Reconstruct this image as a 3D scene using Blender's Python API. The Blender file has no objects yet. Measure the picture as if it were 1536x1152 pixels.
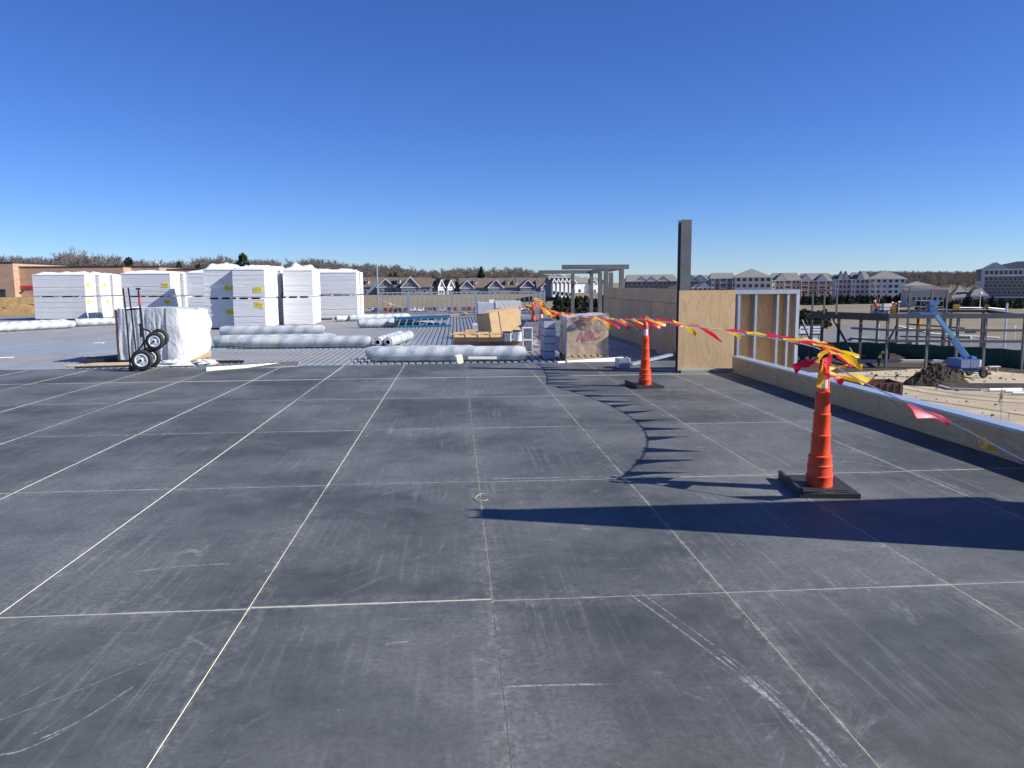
import bpy, math, random
import numpy as np
from mathutils import Vector, Matrix
R = math.radians
rnd = random.Random(7)
scene = bpy.context.scene
col = scene.collection

# ------------------------------------------------------------------ camera, sky, sun, exposure
F_PX = 1160.0; CAM_Z = 1.605
PITCH, YAW, ROLL = 0.128243, 0.070809, R(0.4)
_f = Vector((math.sin(YAW)*math.cos(PITCH), math.cos(YAW)*math.cos(PITCH), -math.sin(PITCH)))
_r0 = Vector((math.cos(YAW), -math.sin(YAW), 0)); _u0 = _r0.cross(_f)
_r = _r0*math.cos(ROLL) - _u0*math.sin(ROLL); _u = _u0*math.cos(ROLL) + _r0*math.sin(ROLL)
CAM = Vector((0, 0, CAM_Z))
cd = bpy.data.cameras.new('camera'); cam = bpy.data.objects.new('camera', cd); col.objects.link(cam)
cd.sensor_width = 36; cd.lens = 36*F_PX/1536; cd.clip_start = 0.05; cd.clip_end = 9000
m = Matrix((_r, _u, -_f)).transposed().to_4x4(); m.translation = CAM
cam.matrix_world = m; scene.camera = cam

SUN_AZ, SUN_EL = R(-16.5), R(34.2)          # azimuth counted from +x
world = bpy.data.worlds.new('World'); scene.world = world; world.use_nodes = True
wn = world.node_tree; wn.nodes.clear()
sky = wn.nodes.new('ShaderNodeTexSky'); sky.sky_type = 'NISHITA'; sky.sun_disc = False
sky.sun_elevation = SUN_EL; sky.sun_rotation = R(90)-SUN_AZ
sky.air_density = 1.0; sky.dust_density = 0.3; sky.ozone_density = 10.0; sky.altitude = 1500
bg = wn.nodes.new('ShaderNodeBackground'); bg.inputs['Strength'].default_value = 0.092
wo = wn.nodes.new('ShaderNodeOutputWorld')
hs = wn.nodes.new('ShaderNodeHueSaturation'); hs.inputs['Saturation'].default_value = 1.07; hs.inputs['Hue'].default_value = 0.514
wn.links.new(sky.outputs[0], hs.inputs['Color']); wn.links.new(hs.outputs[0], bg.inputs[0]); wn.links.new(bg.outputs[0], wo.inputs[0])
sd = bpy.data.lights.new('sun', 'SUN'); sd.energy = 5.0; sd.angle = R(0.5); sd.color = (1, 0.965, 0.91)
sun = bpy.data.objects.new('sun', sd); col.objects.link(sun)
sv = Vector((math.cos(SUN_EL)*math.cos(SUN_AZ), math.cos(SUN_EL)*math.sin(SUN_AZ), math.sin(SUN_EL)))
sun.rotation_euler = sv.to_track_quat('Z', 'Y').to_euler(); sun.location = (0, 0, 60)
vs = scene.view_settings
vs.view_transform = 'Standard'; vs.look = 'None'; vs.exposure = 0.6; vs.gamma = 1; vs.use_curve_mapping = False
scene.cycles.max_bounces = 8; scene.cycles.transparent_max_bounces = 12

# ------------------------------------------------------------------ pixel -> place
def ray(px, py): return _f + _r*((px-768)/F_PX) - _u*((py-576)/F_PX)
def P(px, py, z=0.0): d = ray(px, py); return CAM + d*((z-CAM_Z)/d.z)       # on a level surface at height z
def D(px, py, y): d = ray(px, py); return CAM + d*(y/d.y)                   # on the upright plane at distance y
DK = -0.10          # top of the metal deck
GZ = -7.4           # the ground around the building

# ------------------------------------------------------------------ mesh builder
class MB:
    def __init__(s): s.v = []; s.f = []; s.m = []
    def add(s, vs_, fs, mi=0):
        o = len(s.v); s.v += [tuple(p) for p in vs_]; s.f += [tuple(i+o for i in q) for q in fs]; s.m += [mi]*len(fs); return s
    def box(s, x0, x1, y0, y1, z0, z1, mi=0):
        return s.add([(x0,y0,z0),(x1,y0,z0),(x1,y1,z0),(x0,y1,z0),(x0,y0,z1),(x1,y0,z1),(x1,y1,z1),(x0,y1,z1)],
                     [(3,2,1,0),(4,5,6,7),(0,1,5,4),(1,2,6,5),(2,3,7,6),(3,0,4,7)], mi)
    def obox(s, c, size, rz=0, mi=0, rx=0, ry=0):
        M = Matrix.Translation(c) @ Matrix.Rotation(rz, 4, 'Z') @ Matrix.Rotation(ry, 4, 'Y') @ Matrix.Rotation(rx, 4, 'X')
        a, b, c_ = size[0]/2, size[1]/2, size[2]/2
        p = [M @ Vector(q) for q in [(-a,-b,-c_),(a,-b,-c_),(a,b,-c_),(-a,b,-c_),(-a,-b,c_),(a,-b,c_),(a,b,c_),(-a,b,c_)]]
        return s.add(p, [(3,2,1,0),(4,5,6,7),(0,1,5,4),(1,2,6,5),(2,3,7,6),(3,0,4,7)], mi)
    def beam(s, p, q, w, h, mi=0, up=(0,0,1)):
        p, q = Vector(p), Vector(q); d = (q-p).normalized(); up = Vector(up)
        if abs(d.dot(up)) > 0.95: up = Vector((0,1,0))
        a = d.cross(up).normalized()*w/2; b = a.cross(d).normalized()*h/2
        vs_ = [p-a-b, p+a-b, p+a+b, p-a+b, q-a-b, q+a-b, q+a+b, q-a+b]
        return s.add(vs_, [(0,1,2,3),(7,6,5,4),(0,4,5,1),(1,5,6,2),(2,6,7,3),(3,7,4,0)], mi)
    def tube(s, p, q, r0, r1=None, n=8, mi=0, caps=True):
        r1 = r0 if r1 is None else r1
        p, q = Vector(p), Vector(q); d = (q-p).normalized(); up = Vector((0,0,1)) if abs(d.z) < .9 else Vector((0,1,0))
        a = d.cross(up).normalized(); b = a.cross(d)
        vs_ = []
        for c, r in ((p, r0), (q, r1)):
            for i in range(n):
                t = 2*math.pi*i/n; vs_.append(c + a*(r*math.cos(t)) + b*(r*math.sin(t)))
        fs = [(i, i+n, (i+1) % n+n, (i+1) % n) for i in range(n)]
        if caps: fs += [tuple(range(n)), tuple(range(2*n-1, n-1, -1))]
        return s.add(vs_, fs, mi)
    def path(s, pts, r, n=6, mi=0):
        for a, b in zip(pts[:-1], pts[1:]): s.tube(a, b, r, r, n, mi)
        return s
    def lathe(s, prof, n=28, mi=0, c=(0,0,0), cap=True):
        vs_ = []
        for r, z in prof:
            for i in range(n):
                t = 2*math.pi*i/n; vs_.append((c[0]+r*math.cos(t), c[1]+r*math.sin(t), c[2]+z))
        fs = []
        for k in range(len(prof)-1):
            for i in range(n):
                j = (i+1) % n; fs.append((k*n+i, k*n+j, (k+1)*n+j, (k+1)*n+i))
        if cap: fs += [tuple(range(n-1, -1, -1)), tuple(range((len(prof)-1)*n, len(prof)*n))]
        return s.add(vs_, fs, mi)
    def torus(s, c, axis, R0, r, n=24, k=8, mi=0, a0=0, a1=2*math.pi):
        ax = Vector(axis).normalized(); up = Vector((0,0,1)) if abs(ax.z) < .9 else Vector((1,0,0))
        a = ax.cross(up).normalized(); b = ax.cross(a); full = abs(a1-a0-2*math.pi) < 1e-6
        N = n if full else n+1; vs_ = []
        for i in range(N):
            t = a0+(a1-a0)*i/n; d = a*math.cos(t)+b*math.sin(t)
            for j in range(k):
                u = 2*math.pi*j/k; vs_.append(Vector(c)+d*(R0+r*math.cos(u))+ax*(r*math.sin(u)))
        fs = []
        for i in range(n):
            for j in range(k):
                i2 = (i+1) % N; j2 = (j+1) % k
                fs.append((i*k+j, i2*k+j, i2*k+j2, i*k+j2))
        return s.add(vs_, fs, mi)
    def mesh(s, name, mats, smooth=False):
        me = bpy.data.meshes.new(name); me.from_pydata(s.v, [], s.f); me.update()
        if not isinstance(mats, (list, tuple)): mats = [mats]
        for a in mats: me.materials.append(a)
        if len(mats) > 1: me.polygons.foreach_set('material_index', s.m)
        if smooth:
            me.polygons.foreach_set('use_smooth', [True]*len(me.polygons))
            me.set_sharp_from_angle(angle=R(smooth if smooth is not True else 40))
        return me
    def obj(s, name, mats, parent=None, smooth=False, loc=None, rot=None):
        return ob(name, s.mesh(name, mats, smooth), parent, loc, rot)
def ob(name, me, parent=None, loc=None, rot=None, stuff=False):
    o = bpy.data.objects.new(name, me); col.objects.link(o)
    if parent is not None: o.parent = parent
    if loc is not None: o.location = loc
    if rot is not None: o.rotation_euler = rot
    if stuff: o['kind'] = 'stuff'
    return o
def tag(o, label, cat, group=None):
    o['label'] = label; o['category'] = cat
    if group: o['group'] = group
    return o
def thing(name, label, cat, loc=(0,0,0), rz=0, group=None):
    o = bpy.data.objects.new(name, None); col.objects.link(o); o.empty_display_size = .2
    o.location = loc; o.rotation_euler = (0, 0, rz)
    return tag(o, label, cat, group)
def structure(o): o['kind'] = 'structure'; return o
def copy_tree(o, parent=None):
    c = o.copy(); col.objects.link(c); c.parent = parent
    for ch in list(o.children): copy_tree(ch, c)
    return c

# ------------------------------------------------------------------ materials
def nt(name):
    m_ = bpy.data.materials.new(name); m_.use_nodes = True; t = m_.node_tree
    return m_, t, t.nodes['Principled BSDF']
def node(t, typ, **kw):
    n = t.nodes.new(typ)
    for k, v in kw.items():
        if k.startswith('_'): setattr(n, k[1:], v)
        else: n.inputs[k].default_value = v
    return n
def mth(t, op, a, b=None, c=None, clamp=False):
    n = t.nodes.new('ShaderNodeMath'); n.operation = op; n.use_clamp = clamp
    for i, x in enumerate((a, b, c)):
        if x is None: continue
        if isinstance(x, (int, float)): n.inputs[i].default_value = x
        else: t.links.new(x, n.inputs[i])
    return n.outputs[0]
def ramp(t, src, stops):
    n = t.nodes.new('ShaderNodeValToRGB'); e = n.color_ramp.elements
    while len(e) < len(stops): e.new(0.5)
    for k, (p, c) in enumerate(stops):
        e[k].position = p; e[k].color = (c, c, c, 1) if isinstance(c, (int, float)) else (*c, 1)
    t.links.new(src, n.inputs[0]); return n.outputs[0]
def mix(t, fac, a, b, typ='MIX'):
    n = t.nodes.new('ShaderNodeMix'); n.data_type = 'RGBA'; n.blend_type = typ
    for k, x in ((0, fac), (6, a), (7, b)):
        if isinstance(x, (int, float)): n.inputs[k].default_value = x
        elif isinstance(x, tuple): n.inputs[k].default_value = (*x, 1) if len(x) == 3 else x
        else: t.links.new(x, n.inputs[k])
    return n.outputs[2]
def coords(t, kind='Object', scale=(1,1,1)):
    if kind == 'World': o = t.nodes.new('ShaderNodeNewGeometry').outputs['Position']
    else: o = t.nodes.new('ShaderNodeTexCoord').outputs[kind]
    mp = t.nodes.new('ShaderNodeMapping'); mp.inputs['Scale'].default_value = scale; t.links.new(o, mp.inputs[0])
    return mp.outputs[0]
def noise(t, vec, scale, detail=4, rough=.6, dist=0):
    n = node(t, 'ShaderNodeTexNoise', Scale=scale, Detail=detail, Roughness=rough, Distortion=dist)
    t.links.new(vec, n.inputs['Vector']); return n.outputs['Fac']
def bump(t, b, h, strength, dist=.01):
    n = node(t, 'ShaderNodeBump', Strength=strength, Distance=dist); t.links.new(h, n.inputs['Height']); t.links.new(n.outputs[0], b.inputs['Normal'])
def sc(c, k): return tuple(max(0, min(1, x*k)) for x in c)
def M(name, c, rough=.6, metal=0, var=.18, scale=4, bmp=0, bscale=40, spec=.5, kind='Object', stretch=(1,1,1), rvar=0):
    m_, t, b = nt(name)
    v = coords(t, kind, stretch); n1 = noise(t, v, scale, 6)
    src = mix(t, ramp(t, n1, [(.3, 0), (.7, 1)]), sc(c, 1-var), sc(c, 1+var))
    if rvar:
        oi = t.nodes.new('ShaderNodeObjectInfo').outputs['Random']
        src = mix(t, 1.0, src, ramp(t, oi, [(0, 1-rvar), (1, 1.0)]), 'MULTIPLY')
    t.links.new(src, b.inputs['Base Color'])
    b.inputs['Roughness'].default_value = rough; b.inputs['Metallic'].default_value = metal
    b.inputs['Specular IOR Level'].default_value = spec
    if bmp: bump(t, b, noise(t, v, bscale, 4), bmp)
    return m_

def mat_coverboard():
    m_, t, b = nt('coverboard facer')
    w = coords(t, 'World'); o = coords(t, 'Object')
    big = noise(t, w, .55, 5); fine = noise(t, w, 60, 3)
    mottle = noise(t, w, 5.5, 8, .72)
    base = mix(t, ramp(t, mottle, [(.3, 0), (.72, 1)]), (.048, .0535, .0515), (.085, .0925, .0895))
    oi = t.nodes.new('ShaderNodeObjectInfo').outputs['Random']
    base = mix(t, 1.0, base, ramp(t, oi, [(0, .80), (1, 1.0)]), 'MULTIPLY')
    sx = t.nodes.new('ShaderNodeSeparateXYZ'); t.links.new(w, sx.inputs[0]); X, Y = sx.outputs[0], sx.outputs[1]
    # dragging streaks along and across the sheets
    st1 = noise(t, coords(t, 'World', (26, 1.1, 1)), 1.0, 6, .65, .5)
    st2 = noise(t, coords(t, 'World', (1.6, 22, 1)), 1.0, 6, .65, .4)
    msk1 = ramp(t, noise(t, w, .8, 4), [(.42, 0), (.68, 1)]); msk2 = ramp(t, noise(t, coords(t, 'World', (1, 1, 3)), 1.3, 4), [(.48, 0), (.70, 1)])
    s1 = mth(t, 'MULTIPLY', ramp(t, st1, [(.52, 0), (.78, 1)]), msk1)
    s2 = mth(t, 'MULTIPLY', ramp(t, st2, [(.60, 0), (.80, 1)]), msk2)
    # smears in other directions, as feet and carts leave them
    def rot_streak(deg, sx_, sy_, lo, hi, mlo, mhi, off):
        g = t.nodes.new('ShaderNodeNewGeometry').outputs['Position']; mp = t.nodes.new('ShaderNodeMapping'); mp.inputs['Rotation'].default_value = (0, 0, R(deg)); mp.inputs['Location'].default_value = (off, off*.7, 0)
        t.links.new(g, mp.inputs[0]); m2 = t.nodes.new('ShaderNodeMapping'); m2.inputs['Scale'].default_value = (sx_, sy_, 1); t.links.new(mp.outputs[0], m2.inputs[0])
        return mth(t, 'MULTIPLY', ramp(t, noise(t, m2.outputs[0], 1.0, 6, .68, .7), [(lo, 0), (hi, 1)]), ramp(t, noise(t, mp.outputs[0], 1.5, 4), [(mlo, 0), (mhi, 1)]))
    s3 = mth(t, 'MAXIMUM', rot_streak(38, 15, 1.6, .58, .78, .50, .66, 3.1), rot_streak(-52, 17, 1.8, .60, .78, .52, .66, 7.7))
    s4 = rot_streak(12, 6, 2.2, .60, .80, .48, .64, 12.3)
    # chalky dust along the sheet edges
    so = t.nodes.new('ShaderNodeSeparateXYZ'); t.links.new(o, so.inputs[0])
    ex = mth(t, 'SUBTRACT', .605, mth(t, 'ABSOLUTE', so.outputs[0])); ey = mth(t, 'SUBTRACT', 1.195, mth(t, 'ABSOLUTE', so.outputs[1]))
    ed = mth(t, 'MINIMUM', ex, ey)
    edge = ramp(t, mth(t, 'MULTIPLY', ed, 5), [(0, 1), (.75, 0)])
    en = ramp(t, noise(t, coords(t, 'World', (7, 5, 1)), 2.2, 7, .75), [(.46, 0), (.74, 1)])
    edge = mth(t, 'MULTIPLY', edge, en)
    tiny = ramp(t, mth(t, 'MULTIPLY', ed, 60), [(0, 1), (1, 0)])
    tiny = mth(t, 'MULTIPLY', tiny, ramp(t, noise(t, w, 6, 5, .7), [(.45, 0), (.62, 1)]))
    # scratches and tyre scuffs of their own shape
    def curve(var, other, a, bb, c, lo, hi, wd):   # other = a + bb*var + c*var^2
        y = mth(t, 'ADD', mth(t, 'MULTIPLY', mth(t, 'MULTIPLY', var, var), c), mth(t, 'ADD', mth(t, 'MULTIPLY', var, bb), a))
        d = mth(t, 'ABSOLUTE', mth(t, 'SUBTRACT', other, y))
        on = mth(t, 'SUBTRACT', 1.0, mth(t, 'DIVIDE', d, wd), clamp=True)
        rng = mth(t, 'MULTIPLY', mth(t, 'GREATER_THAN', var, lo), mth(t, 'LESS_THAN', var, hi))
        return mth(t, 'MULTIPLY', on, rng)
    def fit(p): # exact parabola through three points (v, o)
        (x1,y1),(x2,y2),(x3,y3) = p
        A = np.linalg.solve(np.array([[1,x1,x1*x1],[1,x2,x2*x2],[1,x3,x3*x3]]), np.array([y1,y2,y3])); return [float(k) for k in A]
    def pix(l): return [P(*q) for q in l]
    marks = []
    for l, wd in ([(945,892),(1060,975),(1160,1052)],.009), ([(962,890),(1080,975),(1175,1045)],.006), ([(1085,985),(1190,1085),(1245,1152)],.012), ([(1100,1010),(1205,1090),(1270,1152)],.014), ([(1120,1005),(1215,1100),(1262,1152)],.006):
        q = pix(l); a = fit([(p.y, p.x) for p in q]); marks.append(curve(Y, X, *a, min(p.y for p in q), max(p.y for p in q), wd))
    for l, wd in ([(205,930),(95,1008),(0,1056)],.008), ([(300,957),(150,1022),(0,1080)],.006), ([(190,1035),(120,1082),(0,1132)],.009), ([(200,1030),(130,1075),(60,1108)],.013), ([(165,1015),(110,1062),(50,1100)],.007):
        q = pix(l); a = fit([(p.x, p.y) for p in q]); marks.append(curve(X, Y, *a, min(p.x for p in q), max(p.x for p in q), wd))
    for l, wd in ([(752,1031),(830,1028),(925,1027)],.012), ([(195,703),(250,701),(302,702)],.02), ([(580,966),(600,963),(612,963)],.012), ([(740,718),(860,716),(1000,712)],.02), ([(1100,520),(1115,522),(1130,523)],.03), ([(1262,692),(1330,700),(1385,712)],.018), ([(200,858),(270,850),(345,846)],.016):
        q = pix(l); a = fit([(p.x, p.y) for p in q]); marks.append(curve(X, Y, *a, min(p.x for p in q), max(p.x for p in q), wd))
    tot = marks[0]
    for k in marks[1:]: tot = mth(t, 'MAXIMUM', tot, k)
    tot = mth(t, 'MULTIPLY', tot, mth(t, 'MULTIPLY', ramp(t, noise(t, w, 9, 5, .7), [(.36, .05), (.58, 1)]), ramp(t, noise(t, w, 55, 4, .75), [(.36, .1), (.56, 1)])))
    dust = mth(t, 'MULTIPLY', ramp(t, big, [(.40, 0), (.70, 1)]), .32)
    fac = mth(t, 'ADD', mth(t, 'ADD', mth(t, 'ADD', mth(t, 'MULTIPLY', s1, .46), mth(t, 'MULTIPLY', s2, .48)), mth(t, 'ADD', mth(t, 'MULTIPLY', s3, .58), mth(t, 'MULTIPLY', s4, .55))), mth(t, 'ADD', mth(t, 'MULTIPLY', edge, .34), dust))
    fac = mth(t, 'MULTIPLY', fac, ramp(t, noise(t, w, 34, 4, .7), [(.30, .35), (.62, 1)]))
    fac = mth(t, 'MAXIMUM', mth(t, 'MAXIMUM', fac, mth(t, 'MULTIPLY', tot, .9)), mth(t, 'MULTIPLY', tiny, .45))
    speck = ramp(t, noise(t, w, 24, 2, .5), [(.765, 0), (.80, 1)])
    fac = mth(t, 'MAXIMUM', fac, mth(t, 'MULTIPLY', speck, .5), clamp=True)
    t.links.new(mix(t, fac, base, (.42, .43, .42)), b.inputs['Base Color'])
    b.inputs['Roughness'].default_value = .62; b.inputs['Specular IOR Level'].default_value = .45
    bump(t, b, fine, .35, .003)
    return m_

def mat_plywood(name, horizontal=False, c0=(.50,.325,.155), c1=(.70,.50,.275), dull=0.0):
    m_, t, b = nt(name)
    oc = t.nodes.new('ShaderNodeNewGeometry').outputs['Position']
    oi = t.nodes.new('ShaderNodeObjectInfo')
    sx = t.nodes.new('ShaderNodeSeparateXYZ'); t.links.new(oc, sx.inputs[0])
    h = mth(t, 'ADD', sx.outputs[0], sx.outputs[1]); z = sx.outputs[2]
    across, along = (z, h) if horizontal else (h, z)
    off = mth(t, 'MULTIPLY', oi.outputs['Random'], 37.0)
    cv = t.nodes.new('ShaderNodeCombineXYZ')
    t.links.new(mth(t, 'ADD', across, off), cv.inputs[0]); t.links.new(mth(t, 'MULTIPLY', along, .22), cv.inputs[1]); t.links.new(off, cv.inputs[2])
    ring = noise(t, cv.outputs[0], 2.6, 2, .5, .3)
    lines = mth(t, 'FRACT', mth(t, 'MULTIPLY', ring, 13.0))
    lines = ramp(t, lines, [(0, 0), (.72, .55), (.9, 1), (1, 0)])
    fib = noise(t, cv.outputs[0], 55, 4, .7)
    g = mth(t, 'ADD', mth(t, 'MULTIPLY', lines, .45), mth(t, 'MULTIPLY', fib, .5))
    c = mix(t, ramp(t, g, [(.15, 0), (.85, 1)]), c1, c0)
    big = noise(t, oc, 1.2, 3); c = mix(t, mth(t, 'MULTIPLY', ramp(t, big, [(.35, 0), (.7, 1)]), .35), c, sc(c0, .85))
    vo = node(t, 'ShaderNodeTexVoronoi', Scale=1.7); t.links.new(cv.outputs[0], vo.inputs['Vector'])
    knot = ramp(t, vo.outputs['Distance'], [(.045, 1), (.075, 0)])
    c = mix(t, mth(t, 'MULTIPLY', knot, .8), c, (.07, .045, .028))
    if dull: c = mix(t, dull, c, (.30, .27, .235))
    c = mix(t, 1.0, c, ramp(t, oi.outputs['Random'], [(0, .74), (1, 1.0)]), 'MULTIPLY')
    t.links.new(c, b.inputs['Base Color']); b.inputs['Roughness'].default_value = .75
    bump(t, b, fib, .15, .003)
    return m_

def mat_film(name, alpha=.45, tint=(.86,.87,.88), k=14, cr=.5, strength=.9):
    m_, t, b = nt(name)
    v = coords(t, 'Object', (1, 1, .55)); n1 = noise(t, v, k, 5, .6, 1.2)
    r_ = mth(t, 'ABSOLUTE', mth(t, 'SUBTRACT', n1, .5))
    crease = ramp(t, r_, [(0, 1), (.05, 0)])
    b.inputs['Base Color'].default_value = (*tint, 1); b.inputs['Roughness'].default_value = .16
    t.links.new(mth(t, 'ADD', mth(t, 'MULTIPLY', crease, cr), alpha, clamp=True), b.inputs['Alpha'])
    bump(t, b, n1, strength, .04); return m_

def mat_roll():
    m_, t, b = nt('wrapped membrane roll')
    tc = t.nodes.new('ShaderNodeTexCoord').outputs['Object']
    sx = t.nodes.new('ShaderNodeSeparateXYZ'); t.links.new(tc, sx.inputs[0])
    oi = t.nodes.new('ShaderNodeObjectInfo').outputs['Random']
    ang = mth(t, 'ARCTAN2', sx.outputs[2], sx.outputs[1])
    s = mth(t, 'ADD', mth(t, 'MULTIPLY', sx.outputs[0], 2.3), mth(t, 'ADD', mth(t, 'MULTIPLY', ang, .2), mth(t, 'MULTIPLY', oi, 5)))
    n1 = noise(t, tc, 7, 5, .65, .8)
    s = mth(t, 'ADD', s, mth(t, 'MULTIPLY', n1, .5))
    w = mth(t, 'FRACT', s); band = ramp(t, w, [(0, 0), (.18, 1), (.48, 1), (.62, 0)])
    c = mix(t, mth(t, 'MULTIPLY', band, .8), (.47, .50, .515), (.27, .31, .34))
    patch = ramp(t, noise(t, tc, 2.1, 5, .7), [(.44, 0), (.60, 1)])
    c = mix(t, mth(t, 'MULTIPLY', patch, .5), c, (.64, .66, .67))
    yel = mth(t, 'MULTIPLY', ramp(t, noise(t, tc, 3.3, 3), [(.60, 0), (.68, 1)]), ramp(t, noise(t, tc, 26, 3), [(.46, 0), (.56, 1)]))
    c = mix(t, mth(t, 'MULTIPLY', yel, .5), c, (.62, .60, .16))
    t.links.new(c, b.inputs['Base Color']); b.inputs['Roughness'].default_value = .28
    bump(t, b, noise(t, coords(t, 'Object', (.6, 1, 1)), 16, 5, .65, 1.0), .55, .02); return m_

def mat_foam(name, c=(.80,.80,.79)):
    m_, t, b = nt(name)
    v = coords(t, 'Object', (.7, .7, 9)); n1 = noise(t, v, 3, 4, .6, .3)
    big = noise(t, coords(t, 'Object'), 1.3, 3)
    cc = mix(t, ramp(t, n1, [(.35, 0), (.65, 1)]), sc(c, .93), sc(c, 1.04))
    cc = mix(t, mth(t, 'MULTIPLY', ramp(t, big, [(.5, 0), (.75, 1)]), .35), cc, (.76, .75, .66))
    t.links.new(cc, b.inputs['Base Color']); b.inputs['Roughness'].default_value = .42
    bump(t, b, n1, .5, .02); return m_

def mat_brick():
    m_, t, b = nt('tan brick')
    oc = t.nodes.new('ShaderNodeNewGeometry').outputs['Position']; sx = t.nodes.new('ShaderNodeSeparateXYZ'); t.links.new(oc, sx.inputs[0])
    cv = t.nodes.new('ShaderNodeCombineXYZ'); t.links.new(mth(t, 'ADD', sx.outputs[0], sx.outputs[1]), cv.inputs[0]); t.links.new(sx.outputs[2], cv.inputs[1])
    br = node(t, 'ShaderNodeTexBrick', Scale=1.0); br.inputs['Brick Width'].default_value = .4; br.inputs['Row Height'].default_value = .2
    br.inputs['Mortar Size'].default_value = .012
    br.inputs['Color1'].default_value = (.52, .335, .225, 1); br.inputs['Color2'].default_value = (.45, .275, .18, 1); br.inputs['Mortar'].default_value = (.48, .37, .29, 1)
    t.links.new(cv.outputs[0], br.inputs['Vector'])
    st = noise(t, coords(t, 'World', (.3, .3, 1.2)), 1.2, 5)
    t.links.new(mix(t, 1.0, br.outputs[0], ramp(t, st, [(.3, .82), (.7, 1.0)]), 'MULTIPLY'), b.inputs['Base Color']); b.inputs['Roughness'].default_value = .85
    return m_

def mat_ground(name, c0, c1, c2, s0=.05, s1=.8, bmp=.3):
    m_, t, b = nt(name); w = coords(t, 'World')
    a = ramp(t, noise(t, w, s0, 6, .65), [(.35, 0), (.65, 1)]); d = ramp(t, noise(t, w, s1, 6, .7, .5), [(.38, 0), (.70, 1)])
    tr = ramp(t, noise(t, coords(t, 'World', (.02, .3, 1)), 1.0, 5), [(.5, 0), (.7, 1)])
    c = mix(t, a, c0, c1); c = mix(t, mth(t, 'MULTIPLY', d, .65), c, c2); c = mix(t, mth(t, 'MULTIPLY', tr, .5), c, sc(c0, .6)); tr2 = ramp(t, noise(t, coords(t, 'World', (.5, .08, 1)), 1.0, 6, .7), [(.56, 0), (.66, 1)]); c = mix(t, mth(t, 'MULTIPLY', tr2, .4), c, sc(c0, .55))
    t.links.new(c, b.inputs['Base Color']); b.inputs['Roughness'].default_value = .95; b.inputs['Specular IOR Level'].default_value = .2
    bump(t, b, noise(t, w, s1*2, 6, .7), bmp, .15); return m_

def mat_flag(name, c):
    m_, t, b = nt(name); b.inputs['Base Color'].default_value = (*c, 1); b.inputs['Roughness'].default_value = .38
    tr = t.nodes.new('ShaderNodeBsdfTranslucent'); tr.inputs[0].default_value = (*c, 1)
    mx = t.nodes.new('ShaderNodeMixShader'); mx.inputs[0].default_value = .38
    t.links.new(b.outputs[0], mx.inputs[1]); t.links.new(tr.outputs[0], mx.inputs[2]); t.links.new(mx.outputs[0], t.nodes['Material Output'].inputs[0])
    return m_

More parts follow.
